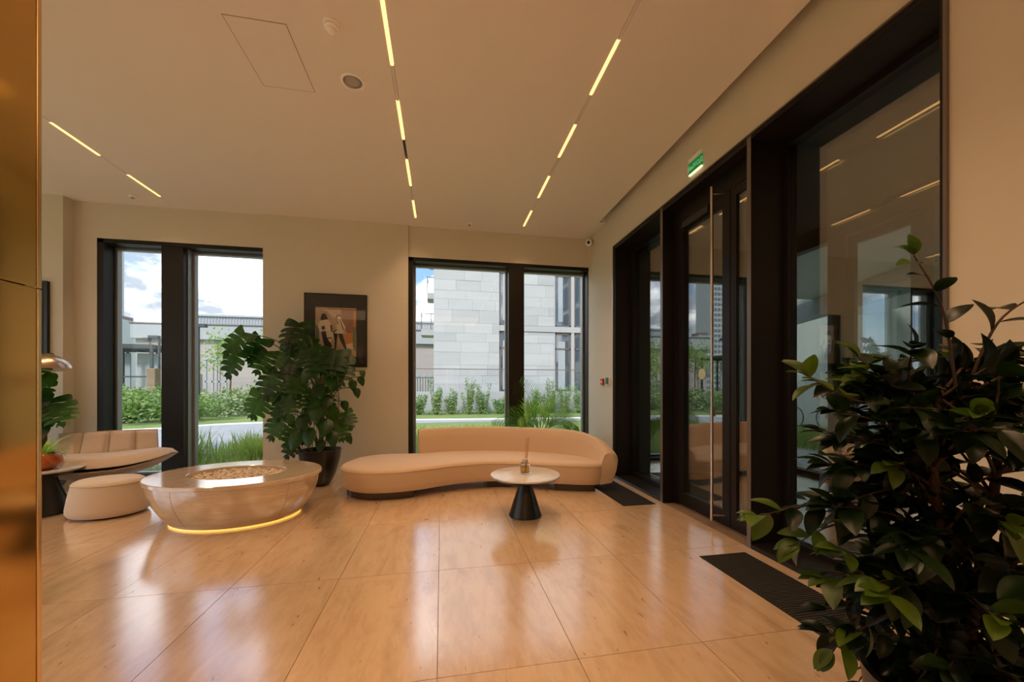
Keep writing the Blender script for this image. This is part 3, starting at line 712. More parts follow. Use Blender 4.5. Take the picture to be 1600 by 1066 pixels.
mo = thing('monstera_plant', 'tall monstera in a black tapered pot below the framed print', 'potted plant', (-1.60, 5.47, 0))
planter_leg_pot(mo)
MB().tube([(0, 0, .4), (.02, .02, .9), (.0, .02, 1.4), (.04, 0, 1.85)], [.03, .028, .025, .015], 8).build('moss_pole', M['bark'], mo, smooth=True)
# (offset of leaf centre from the pot, size) ; x left/right, y depth, z height
spec = [(-1.30,-.10,1.86,.40,'M'),(-1.36,-.05,1.60,.40,'M'),(-1.05,.0,1.78,.38,'M'),(-.92,-.05,1.62,.34,'M'),(-.40,-.1,1.98,.42,'M'),(-.45,-.05,1.86,.34,'M'),(.05,-.25,1.60,.38,'M'),(.34,-.25,1.62,.38,'M'),(.42,-.2,1.50,.40,'M'),
 (-.62,-.05,1.66,.36,'M'),(-.78,-.08,1.32,.42,'M'),(-.95,-.1,1.05,.36,'M'),(-.55,-.1,1.15,.34,'M'),(-.66,-.12,.78,.36,'M'),(-.42,-.1,.66,.34,'M'),(-.46,-.05,.50,.30,'M'),(.40,-.1,.72,.30,'M'),(.52,-.05,.86,.26,'M'),
 (-.52,0,1.92,.22,'H'),(-.10,-.3,1.45,.26,'H'),(-.28,-.3,1.30,.28,'M'),(.10,-.3,1.25,.24,'H'),(-.35,-.3,1.05,.28,'M'),(.22,-.25,1.10,.24,'H'),(.05,-.3,.95,.26,'H'),(-.15,-.35,.85,.26,'H'),(.20,-.3,.78,.28,'H'),
 (-.05,-.35,.66,.26,'H'),(.30,-.2,.62,.24,'H'),(-.28,-.3,.62,.28,'H'),(.62,-.1,1.32,.17,'H'),(.78,-.1,1.38,.15,'H'),(.70,-.1,1.22,.15,'H'),(.80,-.1,1.48,.12,'H'),(.48,-.1,1.05,.16,'H'),(.56,-.1,.60,.14,'H'),(.12,-.3,.55,.18,'H'),
 (-.42,-.15,1.50,.34,'M'),(-.16,-.2,1.65,.32,'M'),(.06,-.2,1.58,.30,'M'),(.28,-.2,1.36,.24,'H'),(-.6,-.1,1.0,.30,'M'),(-.1,-.2,1.12,.3,'M'),(-.45,.1,1.36,.36,'M'),(.15,.1,1.4,.34,'M'),(0,.15,1.1,.34,'M'),(-.3,.12,.9,.34,'M'),(.2,.12,.9,.3,'H'),(-.25,.1,1.70,.34,'M'),(-.30,.15,1.85,.30,'M')]
for x, y, z, s, k in spec:
    x *= .70 if x > 0 else .78
    hub = Vector((random.uniform(-.04, .04), random.uniform(-.04, .02), max(.5, z*.72)))
    c = Vector((x, y, z)); out = Vector((x, y*1.2-.12, 0)); 
    if out.length < .05: out = Vector((random.uniform(-1, 1), -.6, 0))
    out.normalize(); d = (out*.42 + Vector((random.uniform(-.25,.25), -.10, -random.uniform(.6, 1.0)))).normalized()
    up = Vector((random.uniform(-.25,.25), -1.0, .45)) + out*.25
    base = c - d*s*.5
    mid = (hub+base)/2 + Vector((0, 0, .10+.1*random.random()))
    MB().tube(spline([hub, mid, base], 5), [.007]*11, 5, cap=False).build('leaf_stalk', M['stalk'], mo, smooth=True)
    put_leaf('leaf', MONST if k == 'M' else HEART, mo, base, d, up, s*.92)
am = MB()
for k in range(26):
    a = random.uniform(0, 2*PI); x, y = .20*math.cos(a), .14*math.sin(a)-.05
    z0 = random.uniform(.9, 1.6); am.tube(spline([(0, 0, z0), (x*1.2, y, z0-.1), (x*1.5+random.uniform(-.1, .1), y, z0-.5), (x, y, max(.46, z0-1.1))], 4), .003, 4, cap=False)
am.build('aerial_roots', M['bark'], mo, kind='stuff')
# second monstera, left behind the side table
m2 = thing('monstera_plant', 'dark monstera mostly hidden by the brass column, behind the side table', 'potted plant', (-4.80, 5.62, 0))
planter_leg_pot(m2)
MB().tube([(0, 0, .4), (.02, 0, 1.2)], [.03, .02], 8).build('moss_pole', M['bark'], m2)
for (x, y, z, s, k) in [(.36,-.35,1.02,.40,'M'),(.20,-.35,1.22,.36,'M'),(.14,-.3,1.48,.34,'M'),(.30,-.3,1.38,.26,'H'),(.24,-.4,.86,.34,'M'),(.05,-.3,1.1,.36,'M'),(-.2,-.3,1.3,.36,'M'),(-.1,-.3,.9,.34,'M'),(.10,-.4,.75,.34,'H'),(.5,-.4,.98,.34,'M'),(-.3,-.2,1.0,.34,'M'),(.05,-.2,1.6,.30,'M'),(.28,-.35,1.15,.30,'H'),(.18,-.45,1.0,.32,'H'),(.33,-.45,.78,.3,'H')]:
    out = Vector((x, y, 0)).normalized(); d = (out*.6 + Vector((.1, -.2, -.8))).normalized(); base = Vector((x, y, z)) - d*s*.5
    MB().tube(spline([(0, 0, z*.7), (x*.4, y*.4, z*.95), base], 4), .007, 5, cap=False).build('leaf_stalk', M['stalk'], m2, smooth=True)
    put_leaf('leaf', MONST if k == 'M' else HEART, m2, base, d, Vector((.3, -.8, .5)), s*.85)

# palm behind the sofa
pa = thing('areca_palm', 'feathery green palm in a dark pot behind the right end of the sofa', 'potted plant', (1.55, 5.90, 0))
MB().lathe([(.10, 0), (.15, .02), (.165, .30), (.15, .30)], 28, cap1=False).build('pot', M['black'], pa, auto=50)
MB().lathe([(.155, .27), (.02, .28)], 20).build('soil', M['soil'], pa)
def frond(ax, lean, L, droop, par, z0=.28, y_k=1.0):
    d = Vector((math.cos(ax)*lean, math.sin(ax)*lean*y_k, 1)).normalized(); p = Vector((0, 0, z0)); pts = [p.copy()]
    n = 16
    for k in range(n): p = p + d*(L/n); pts.append(p.copy()); d = (d + Vector((math.cos(ax)*.03, math.sin(ax)*.03*y_k, -droop/n))).normalized()
    st = MB().tube(pts, [.006-.004*k/n for k in range(n+1)], 5, cap=False).build('frond_stem', M['stalk'], par, smooth=True)
    m = MB()
    for k in range(4, int(n*1.8)+1):
        t = min(.999, k/(n*1.8)); i = min(n-1, int(t*n)); q = pts[i].lerp(pts[i+1], t*n-i); dd = (pts[i+1]-pts[i]).normalized()
        if t < .30: continue
        s = dd.cross(Vector((.2,-1,.55))).normalized(); ll = .27*math.sin(PI*min(1, (t-.30)/.85+.12))+.05
        for sg in (-1, 1): blade(m, q, dd*.75 + s*sg*.85 + Vector((0,-.2,.0)), ll, .014, .7, 4)
    m.build('frond', M['palm'], st, smooth=True)
for a, l, L, dr in [(2.7, .45, 1.15, 1.5), (3.3, .55, 1.05, 1.8), (-1.2, .28, 1.0, 1.9), (.2, .35, 1.0, 1.9), (-.4, .45, .95, 2.0), (2.4, .12, 1.22, .45), (1.2, .08, 1.1, .8), (-2.0, .40, .95, 2.0), (-2.8, .5, 1.05, 1.7), (-.9, .18, 1.05, 1.5), (2.0,.3,1.0,1.6), (-1.6,.34,.92,2.2)]:
    frond(a, l*1.2, L*.82, dr*1.2, pa, z0=.48, y_k=.35)
rp = random.Random(9)
for k in range(12): frond(rp.uniform(0, 2*PI), rp.uniform(.35, .8), rp.uniform(.62, .8), rp.uniform(1.8, 2.8), pa, z0=.48, y_k=.3)
for k in range(5): MB().tube([(.02*k-.04, .015*math.cos(k), .27), (.03*k-.06, .02*math.sin(k*2), .52)], .011, 7).build('cane', M['stalk'], pa, smooth=True)

# ficus in the foreground right
fi = thing('ficus_tree', 'large dark glossy leaved ficus in the right foreground beside the long mat', 'potted plant', (1.56, .90, 0))
FO = Vector((1.56, .90, 0))
MB().lathe([(.15, 0), (.19, .02), (.22, .36), (.225, .38), (.205, .38), (.20, .33)], 36, cap1=False).build('pot', M['black'], fi, auto=50)
MB().lathe([(.202, .33), (.03, .35)], 24).build('soil', M['soil'], fi)
def ficus_mesh():
    mb = MB(); n = 8
    for k in range(n+1):
        t = k/n; w = .25*math.sin(PI*t**.85)**.75 if 0 < t < 1 else .004
        z = .05*math.sin(PI*t) - .14*t*t
        for u in (-1, -.5, 0, .5, 1): mb.v.append((u*w, t, z + .07*abs(u)*math.sin(PI*t)))
    for k in range(n):
        for i in range(4): mb.f.append((k*5+i, k*5+i+1, (k+1)*5+i+1, (k+1)*5+i)); mb.m.append(0)
    return mb
_t = ficus_mesh().build('leaf', M['ficus'], smooth=True); FIC = _t.data; bpy.data.objects.remove(_t)
_t = ficus_mesh().build('leaf', M['ficus_young'], smooth=True); FICY = _t.data; bpy.data.objects.remove(_t)
trunks = [spline([(-.02, -.02, .33), (-.03, .0, .7), (-.06, .02, 1.05), (-.03, .02, 1.3)], 5), spline([(.05, .02, .33), (.10, .0, .75), (.13, -.02, 1.1), (.12, 0, 1.45)], 5), spline([(.0, .04, .33), (.02, .08, .8), (-.02, .12, 1.2)], 5)]
for tr in trunks: MB().tube(tr, [.017-.009*k/(len(tr)-1) for k in range(len(tr))], 8).build('trunk', M['bark_dark'], fi, smooth=True)
def leafy_branch(pts, first=.25, step=.034, s0=.104, young=0, par=fi, leaves=None):
    sp = spline(pts, 8); L = [0]
    for k in range(1, len(sp)): L.append(L[-1]+(sp[k]-sp[k-1]).length)
    MB().tube(sp, [max(.0016, .0058*(1-k/len(sp)*.8)) for k in range(len(sp))], 5, cap=False).build('branch', M['bark_dark'], fi, smooth=True)
    s = L[-1]*first; j = 0
    while s < L[-1]:
        k = max(i for i in range(len(L)) if L[i] <= s); k = min(k, len(sp)-2)
        q = sp[k].lerp(sp[k+1], (s-L[k])/max(1e-6, L[k+1]-L[k])); d = (sp[k+1]-sp[k]).normalized()
        sd = d.cross(Vector((0,0,1))).normalized(); ang = j*2.4
        o = (sd*math.cos(ang) + d.cross(sd)*math.sin(ang)*.7)
        dd = (d*.55 + o*.9 + Vector((0, 0, -.12))).normalized()
        leaves.append((q, dd, Vector((random.uniform(-.5,.5), random.uniform(-.6,.2), 1)), s0*random.uniform(.75, 1.2), 1 if s > L[-1]*(1-young) else 0))
        s += step*random.uniform(.8, 1.25); j += 1
    d = (sp[-1]-sp[-2]).normalized()
    for k in range(3):
        leaves.append((sp[-1], (d + Vector((random.uniform(-.5,.5), random.uniform(-.5,.5), random.uniform(-.3,.4)))).normalized(), Vector((random.uniform(-.4,.4), -.3, 1)), s0*random.uniform(.6, .95), 1 if young else 0))
LV = []
# hero branches (tips measured in the photograph, here as points in the room relative to the tree)
def hero(tip, mid=None, start=None, **k):
    t = Vector(tip) - FO
    if start is None:
        tr = min(trunks, key=lambda T: (Vector(T[-1])-t).length); z = max(.6, min(t.z-.1, tr[-1].z)); start = min(tr, key=lambda q: abs(q.z-z))
    start = Vector(start); mid = Vector(mid) - FO if mid else (start+t)/2 + Vector((0, 0, .05))
    leafy_branch([start, mid, t], leaves=LV, **k)
hero((1.47,.95,1.72), (1.56,.93,1.53), (.02,0,1.15), first=.45, young=.12, s0=.10, step=.045)
hero((1.82,.84,1.60), (1.69,.88,1.50), (.02,0,1.25), first=.35, s0=.10, step=.045)
hero((1.19,1.05,1.335), (1.31,1.0,1.26), young=.35, first=.3)
hero((1.35,1.02,1.40), (1.42,.96,1.30), young=.1)
hero((1.06,1.12,.862), (1.26,1.05,.905), young=.2, s0=.098)
hero((1.16,1.06,.79), (1.29,1.0,.86), young=.3)
hero((1.17,.96,.50), (1.33,.92,.62), young=.3, s0=.10)
hero((1.19,1.0,.70), (1.33,.96,.72), young=.1)
hero((1.24,1.02,1.05), (1.35,1.0,1.05)); hero((1.28,.98,.95), (1.4,.95,.98)); hero((1.2,1.0,.60), (1.35,.95,.66))
hero((1.28,.85,.42), (1.40,.85,.55)); hero((1.45,.75,1.35), (1.5,.8,1.2)); hero((1.42,.72,.95), (1.5,.78,.95), young=.2)
rf = random.Random(11)
for k in range(150):
    a = rf.uniform(0, 2*PI); z = rf.uniform(.30, 1.42); rr = rf.uniform(.20, .40)*(1-.25*max(0, z-1.2)/.3)
    tip = Vector((FO.x + .02 + rr*math.cos(a), FO.y + rr*.85*math.sin(a), z))
    tr = rf.choice(trunks); st = min(tr, key=lambda q: abs(q.z-(z-.15)))
    hero(tip, None, st, first=.22, young=.12 if rf.random() < .25 else 0, step=.036)
LV.sort(key=lambda l: (Vector((l[0].x+FO.x, l[0].y+FO.y, l[0].z))-Vector((0,0,1.3))).length)
rest = MB(); restm = FIC
for k, (q, d, u, s, y) in enumerate(LV):
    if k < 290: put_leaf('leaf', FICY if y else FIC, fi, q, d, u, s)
    else:
        u = (u - d*u.dot(d)).normalized(); x = d.cross(u)
        rest.mi = 1 if y else 0
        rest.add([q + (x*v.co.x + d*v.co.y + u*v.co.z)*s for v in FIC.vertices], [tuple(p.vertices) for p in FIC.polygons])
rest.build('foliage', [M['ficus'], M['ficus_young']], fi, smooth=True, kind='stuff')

# ================================================================== MATS
def mat_strip(label, x0, x1, y0, y1):
    t = thing('entrance_mat', label, 'mat', (x0, y0, 0)); w, d = x1-x0, y1-y0
    box('backing', 0, w, 0, d, .0, .003, M['mat'], t)
    n = int(d/.020)
    for k in range(min(n, 290)):
        y = k*d/n
        MB().box(0.004, w-.004, y+.002, y+.014, .003, .0065).build('rib', M['mat'], t)
mat_strip('long black ribbed entrance mat beside the big glass pane and ficus', 1.95, 2.35, 1.46, 2.61)
mat_strip('black ribbed mat in the corner between the sofa and the entrance', 1.96, 2.35, 3.87, 5.3)
mat_strip('black ribbed mat inside the vestibule behind the big glass', 3.1, 4.6, 1.8, 2.4)

# ================================================================== PICTURES
fpz = thing('framed_print', 'framed print of two sketched figures with wide black mat on the middle pier', 'picture', (-1.55, 6.07, 1.61))
MB().box(-.44, .44, -.03, 0, 0, .022).box(-.44, .44, -.03, 0, 1.068, 1.09).box(-.44, -.418, -.03, 0, .022, 1.068).box(.418, .44, -.03, 0, .022, 1.068).build('frame', M['black'], fpz)
box('mount', -.418, .418, -.022, -.004, .022, 1.068, M['blackmatte'], fpz)
PM = [pbr('print_paper', (.62,.45,.32), .6, var=(5, (.50,.34,.24))), pbr('print_ink', (.03,.02,.03), .6), pbr('print_cream', (.80,.68,.52), .6), pbr('print_orange', (.62,.25,.08), .6), pbr('print_green', (.16,.18,.10), .6), pbr('print_brown', (.34,.17,.12), .6), pbr('print_violet', (.14,.05,.12), .6)]
pw, ph, pz = .285, .73, .155
pr_ = MB().box(-.285, .285, -.026, -.0225, pz, pz+ph)
def poly(pts, mi, y):
    pr_.mi = mi; b = [(-.285+u*.57, y, pz+(1-v)*ph) for u, v in pts]
    n = len(b); pr_.add(b + [(p[0], p[1]+.0005, p[2]) for p in b], [tuple(range(n)), tuple(range(n, 2*n))[::-1]] + [(i, (i+1) % n, (i+1) % n+n, i+n)[::-1] for i in range(n)])
def ellp(cx, cy, rx, ry, n=16): return [(cx+rx*math.cos(2*PI*k/n), cy+ry*math.sin(2*PI*k/n)) for k in range(n)]
poly([(.62,.02), (1,.02), (1,.55), (.86,.62), (.66,.35)], 5, -.0264); poly([(.93,.06), (.99,.06), (.99,.42), (.93,.40)], 3, -.0268); poly([(.68,.55), (.97,.48), (.97,.76), (.72,.74)], 3, -.0267)
poly([(.9,.4), (.99,.38), (.99,.9), (.92,.8)], 4, -.0272); poly([(.01,.35), (.08,.40), (.10,.7), (.01,.7)], 4, -.0267); poly([(.72,.76), (.97,.70), (.98,.84), (.7,.82)], 2, -.0270)
poly([(.10,.30), (.20,.23), (.32,.26), (.40,.38), (.36,.50), (.14,.52), (.06,.40)], 2, -.0270)      # left jacket
poly([(.12,.24), (.16,.14), (.24,.13), (.31,.24), (.14,.27)], 1, -.0275); poly([(.14,.40), (.22,.37), (.24,.44), (.16,.47)], 6, -.0277)
poly([(.14,.50), (.24,.48), (.40,.78), (.34,.92), (.22,.80)], 1, -.0274); poly([(.26,.52), (.42,.50), (.44,.60), (.36,.72), (.28,.62)], 2, -.0276); poly([(.26,.62), (.40,.61), (.40,.63), (.27,.64)], 1, -.028)
poly(ellp(.57, .20, .07, .05), 1, -.0272); poly(ellp(.575, .21, .055, .04), 2, -.0276)
poly([(.52,.27), (.64,.25), (.74,.40), (.66,.54), (.46,.53), (.44,.50), (.52,.42)], 2, -.0272); poly([(.60,.27), (.62,.27), (.70,.45), (.68,.46)], 1, -.0277); poly([(.52,.28), (.54,.27), (.56,.34), (.54,.34)], 1, -.0277)
poly([(.44,.52), (.54,.53), (.52,.70), (.50,.86), (.46,.86), (.47,.68)], 1, -.0274); poly([(.55,.53), (.66,.53), (.78,.87), (.74,.88), (.62,.70)], 1, -.0274)
poly([(.42,.50), (.52,.44), (.53,.46), (.43,.53)], 1, -.0278); poly([(.36,.36), (.40,.36), (.41,.48), (.38,.48)], 1, -.0278)
pr_.build('print', PM, fpz)
box('glazing', -.418, .418, -.0285, -.028, .022, 1.068, M['glass_in'], fpz)
f2 = thing('framed_picture', 'black framed picture on the left pier above the copper lamp', 'picture', (-5.55, 5.95, 1.62))
MB().box(-.54, .54, -.04, 0, 0, .03).box(-.54, .54, -.04, 0, 1.03, 1.06).box(-.54, -.51, -.04, 0, .03, 1.03).box(.51, .54, -.04, 0, .03, 1.03).build('frame', M['black'], f2)
box('mount', -.51, .51, -.03, -.004, .03, 1.03, M['blackmatte'], f2)

# ================================================================== OUTSIDE
gd = MB().box(-150, 150, 6.5, 260, -.4, -.06).box(5.5, 150, -60, 6.5, -.4, -.06).box(-150, -8.35, -60, 6.5, -.4, -.06)
struct('ground', gd, M['lawn'])
def flat(name, pts, z0, z1, mat):
    n = len(pts); m = MB().add([(x, y, z0) for x, y in pts] + [(x, y, z1) for x, y in pts], [tuple(range(n))[::-1], tuple(range(n, 2*n))] + [(i, (i+1) % n, (i+1) % n+n, i+n) for i in range(n)])
    return struct(name, m, mat)
far = spline([(-30, 10.5, 0), (-16, 12.0, 0), (-9.8, 13.6, 0), (-7.6, 15.4, 0), (-4, 16.2, 0), (1, 15.9, 0), (9, 15.7, 0)], 8)
near = spline([(9, 14.8, 0), (1, 14.9, 0), (-2.5, 14.2, 0), (-4.0, 12.5, 0), (-4.6, 10, 0), (-4.6, 8, 0), (-5.2, 7.0, 0), (-7.5, 6.6, 0), (-30, 6.6, 0)], 8)
flat('path', [(p.x, p.y) for p in far] + [(p.x, p.y) for p in near], -.3, -.035, M['path'])
flat('planting_bed', [(-5.0, 6.56)] + [(p.x+.03, p.y) for p in reversed(near) if p.y > 7.1 and p.x < -3.9] + [(-2.6, 12.5), (2.46, 12.8), (2.8, 6.56)], -.3, -.02, M['soilbed'])
struct('trim_6', MB().box(-9, 2.9, 6.5, 6.56, -.3, .0), M['concrete'])
kb = MB()
for k in range(len(far)-1):
    a, b = far[k], far[k+1]; kb.tube([a + Vector((0, .05, -.04)), b + Vector((0, .05, -.04))], .05, 4)
struct('trim_7', kb, M['gravel'])
rg = random.Random(5)
def grass(name, label, region, n, h, w, mat):
    m = MB()
    for k in range(n):
        x, y = region(); a = rg.uniform(0, 2*PI); L = h*rg.uniform(.5, 1.2)
        blade(m, (x, y, -.02), (math.cos(a)*.35, math.sin(a)*.35, 1), L, w, rg.uniform(.2, 1.3), 3)
    o = m.build(name, M[mat], smooth=True); return tag(o, label, 'grass', kind='stuff')
def inbed():
    while True:
        x, y = rg.uniform(-4.9, 2.4), rg.uniform(6.7, 12.3)
        if x > -4.6 + max(0, (y-9))*.25: return x, y
grass('bed_grass', 'low green grass and ground cover in the bed just outside the windows', inbed, 9000, .20, .016, 'grass')
def cl(cx, cy, r): return lambda: (cx+rg.gauss(0, r), cy+rg.gauss(0, r))
for k, (x, y, h, lab) in enumerate([(-4.25, 7.5, .62, 'tuft of tall reed grass outside the left window nearest the mullion'), (-3.75, 8.3, .50, 'tuft of tall grass outside the left window beyond the fire table'), (-3.3, 7.6, .55, 'tuft of grass outside the left window nearest the monstera')]):
    grass('tall_grass', lab, cl(x, y, .13), 160, h, .020, 'grass')
def leafblob(mb, c, rad, n, s, rnd):
    for k in range(n):
        while True:
            v = Vector((rnd.uniform(-1,1), rnd.uniform(-1,1), rnd.uniform(-1,1)))
            if .35 < v.length < 1: break
        p = Vector(c) + Vector((v.x*rad[0], v.y*rad[1], v.z*rad[2]))
        a = Vector((rnd.gauss(0,1), rnd.gauss(0,1), rnd.gauss(0,1))).normalized(); b = a.orthogonal().normalized(); q = s*rnd.uniform(.6, 1.3)
        mb.add([p-a*q*.5-b*q*.12, p+b*q*.3, p+a*q*.6, p-b*q*.3], [(0,1,2,3)])
def shrub(name, label, x, y, w, h, mat, n=700, s=.10, group=None, cat='shrub'):
    t = thing(name, label, cat, (x, y, -.05), 0, group); m = MB(); rnd = random.Random(hash((x, y)) & 0xffff if False else int(abs(x*131+y*17)*10))
    for k in range(6): 
        cx_, cy_ = rnd.uniform(-.5, .5)*w, rnd.uniform(-.25, .25)*w
        leafblob(m, (cx_, cy_, h*rnd.uniform(.35, .6)), (w*.32, w*.3, h*.45), n//6, s, rnd)
    m.build('foliage', M[mat], t, kind='stuff')
    st = MB()
    for k in range(5): st.tube([(rnd.uniform(-.1,.1)*w, 0, 0), (rnd.uniform(-.35,.35)*w, rnd.uniform(-.1,.1)*w, h*.7)], [.03, .01], 5)
    st.build('stem', M['bark'], t)
sh = [(-13.3,17.3,2.6,1.45,'shrub'),(-12.0,17.0,2.6,1.25,'shrub'),(-15.0,17.5,2.8,1.9,'shrub_dark'),(-10.9,17.6,2.4,1.1,'shrub'),(-13.0,20.0,3.0,1.5,'shrub'),(-10.3,20.5,3.0,1.2,'shrub_grey'),(-8.8,21,2.8,1.35,'shrub'),(-7.0,21.5,2.8,1.2,'shrub_grey'),(-6.2,22.6,2.4,1.3,'shrub'),(-9.2,24,3.6,2.0,'shrub'),(-6.5,25,3.6,1.9,'shrub'),(-17.5,17.5,3,1.7,'shrub'),(-20.5,18.5,3,1.7,'shrub_grey'),(-24,20,3.4,1.8,'shrub')]
labs = {'shrub': 'light green spreading shrub', 'shrub_dark': 'dark green spreading shrub', 'shrub_grey': 'grey green spreading shrub'}
where = ['in front of the glass pavilion', 'before the brown post outside', 'tallest at the left edge of the left window', 'beside the mullion of the left window', 'behind the front shrubs by the pavilion', 'just right of the left lamp post', 'behind the lamp post by the path', 'between the lamp post and monstera leaves', 'behind the monstera leaves at the path', 'in the back row behind the lamp post', 'in the back row below the white pergola', 'left of the left window, seen in the glass', 'further left on the lawn, seen in the glass', 'furthest left on the lawn']
for (x, y, w, h, mt), wh in zip(sh, where): shrub('garden_shrub', labs[mt]+' '+wh, x, y, w, h, mt, 1500, .15, 'shrubs beyond the garden path')
# hedge plants before the retaining wall
hx = [-2.0, -1.15, -.25, .55, 1.35, 2.1, 2.95, 4.0, 4.9, 5.7, 6.5, 7.3, 8.2, 9.1]
for k, x in enumerate(hx):
    h = [1.05, .9, 1.35, 1.0, 1.5, 1.25, .75, 1.45, 1.0, 1.35, 1.3, 1.2, 1.35, 1.2][k]
    t = thing('hedge_bush', '%s %s hedge bush from the left before the white retaining wall' % (['first','second','third','fourth','fifth','sixth','seventh','eighth','ninth','tenth','eleventh','twelfth','thirteenth','fourteenth'][k], 'tall' if h > 1.2 else 'low' if h < 1 else 'middling'), 'bush', (x, 19.5, -.05), 0, 'bushes along the white retaining wall'); rnd = random.Random(40+k); m = MB(); st = MB()
    for j in range(9):
        a = rnd.uniform(-.42, .42); b = rnd.uniform(-.2, .2); hh = h*rnd.uniform(.6, 1.25)
        st.tube([(a*.3, b*.3, 0), (a, b, hh)], [.015, .005], 4)
        for q in range(5): leafblob(m, (a*(.4+.6*q/5), b, hh*(q+1)/5), (.14, .12, hh*.14), 26, .085, rnd)
    m.build('foliage', M['shrub_dark'], t, kind='stuff'); st.build('stem', M['bark'], t, kind='stuff')
shd = MB(); rnd = random.Random(3)
for k in range(50): leafblob(shd, (-2.5+k*.25, 19.5, .08), (.2, .2, .12), 30, .09, rnd)
tag(shd.build('ground_cover', M['shrub_dark']), 'dark low ground cover at the foot of the hedge', 'plants', kind='stuff')

def tree(label, x, y, h, r, mat, n=2500, s=.22, trunk=.10, vis=.45):
    t = thing('tree', label, 'tree', (x, y, -.05)); m = MB(); rnd = random.Random(int(abs(x*7+y*3)))
    tk = MB().tube([(0, 0, 0), (.1, 0, h*.4), (0, 0, h*.8)], [trunk, trunk*.7, trunk*.3], 7)
    for k in range(14):
        a = rnd.uniform(0, 2*PI); q = Vector((math.cos(a)*r*.7*rnd.random(), math.sin(a)*r*.7*rnd.random(), h*rnd.uniform(vis, .92)))
        tk.tube([(0, 0, q.z*.7), q], [trunk*.3, trunk*.08], 5); leafblob(m, q, (r*.42, r*.42, r*.36), n//14, s, rnd)
    tk.build('trunk', M['bark'], t, smooth=True); m.build('foliage', M[mat], t, kind='stuff')
tree('slender young tree with pale green leaves beside the right lamp post', -10.6, 21.5, 4.6, 1.4, 'tree', 700, .14, .05)
tree('slender young tree with pale green leaves before the white pergola', -11.5, 29.5, 5.4, 2.0, 'tree', 1300, .18, .06)
tree('tall dark tree left of the garden, seen mirrored in the entrance door', -20.6, 22.5, 7.5, 2.4, 'tree_dark', 2600, .22, .12)
tree('broad tree further left, seen mirrored in the entrance door', -27, 29, 8, 3.4, 'tree_dark', 2600, .3, .14)

def lamp_post(label, x, y, h, arm):
    t = thing('lamp_post', label, 'street lamp', (x, y, -.05)); MB().tube([(0,0,0), (0,0,h)], [.07, .055], 10).build('pole', M['pavil'], t)
    box('lamp_head', min(0, arm), max(0, arm), -.12, .12, h-.05, h+.08, M['pavil'], t)
    if abs(arm) > .4: box('lamp_cover', arm-.22, arm+.02, -.14, .14, h-.22, h-.05, M['pavil'], t)
lamp_post('dark lamp post with side lamp by the path, beyond the left window', -10.45, 18.8, 4.05, .30)
lamp_post('dark T shaped lamp post behind the shrubs near the brown post', -14.6, 23.0, 4.0, -.45)

# hall with pale parapet
ha = thing('exhibition_hall', 'long low grey brown hall with pale parapet and corrugated roof edge', 'building', (-18, 58, -.05))
box('wall', -21.5, 26, 0, 10, 0, 8.2, M['tan'], ha)
box('parapet', -21.8, 26.4, -.5, .2, 7.8, 9.75, M['parapet'], ha, bevel=.05)
box('roof_coping', -21.9, 26.5, -.6, .3, 9.75, 9.9, M['winframe'], ha)
co = MB()
for k in range(118): co.tube([(-19.2+k*.38, 2, 9.9), (-19.2+k*.38, 2, 11.3)], .24, 6)
co.build('corrugated_fascia', M['corr'], ha, kind='stuff'); box('roof_cap', -19.5, 25.5, 1.6, 9, 11.3, 11.55, M['corr'], ha)
for x in (-20, -12, -4, 4, 12): box('wall_joint', x, x+.25, -.02, .05, 0, 7.4, M['winframe'], ha)
box('door', -16.6, -13.8, -.05, .02, 0, 3.2, M['winframe'], ha)
# pergola white
pg = thing('white_pergola', 'white open framed pergola before the grey brown hall', 'pergola', (-23.9, 44, -.05))
for k in range(4): box('post', k*.62, k*.62+.14, 0, .22, 0, 4.2, M['parapet'], pg)
box('beam', -.2, 2.2, -.05, .3, 4.2, 4.40, M['parapet'], pg); box('rail', -.2, 2.2, 0, .1, 1.9, 2.05, M['parapet'], pg)
# long white fence far right part, mirrored in the entrance
fe = thing('white_fence', 'row of white slats in front of the grey brown hall', 'fence', (-12, 50, -.05))
for k in range(30): box('slat', k*.8, k*.8+.35, 0, .1, 0, 3.2, M['parapet'], fe)
box('rail', -.2, 24, .1, .2, 2.7, 2.95, M['parapet'], fe)
# glass pavilion
gp = thing('glass_pavilion', 'dark framed glass pavilion behind shrubs at the left window', 'pavilion', (-23.6, 28.0, -.05))
for x in (0, 1.9, 3.7, 5.3):
    for y in (0, 3): box('post', x, x+.14, y, y+.14, 0, 3.85, M['pavil'], gp)
for y in (0, 3): box('beam', 0, 5.44, y, y+.16, 3.85, 4.05, M['pavil'], gp); 
box('beam', 0, 5.44, 0, .14, 2.0, 2.1, M['pavil'], gp); box('roof', 0, 5.44, 0, 3.16, 4.05, 4.12, M['pavil'], gp)
for x in (.14, 2.04, 3.84): box('glass_panel', x, x+1.55, .05, .07, 2.1, 3.85, M['glass_out'], gp)
box('screen_panel', 2.1, 3.6, .9, 1.0, 0, 3.6, M['parapet'], gp); box('screen_panel', 4.0, 5.2, .9, 1.0, 0, 3.6, M['plinthwall'], gp); box('screen_panel', .3, 1.8, 1.4, 1.5, 2.2, 3.7, M['parapet'], gp)
for k in range(6): box('baluster', .2+k*.28, .2+k*.28+.10, .05, .1, 0, 2.0, M['parapet'], gp)
MB().box(0, .40, 0, .40, 0, 2.35).build('brown_kiosk', M['post_brown'], loc=(-14.8, 22.4, -.05), bevel=.03); tag(bpy.data.objects['brown_kiosk'], 'tall brown box post among the shrubs near the left mullion', 'post')
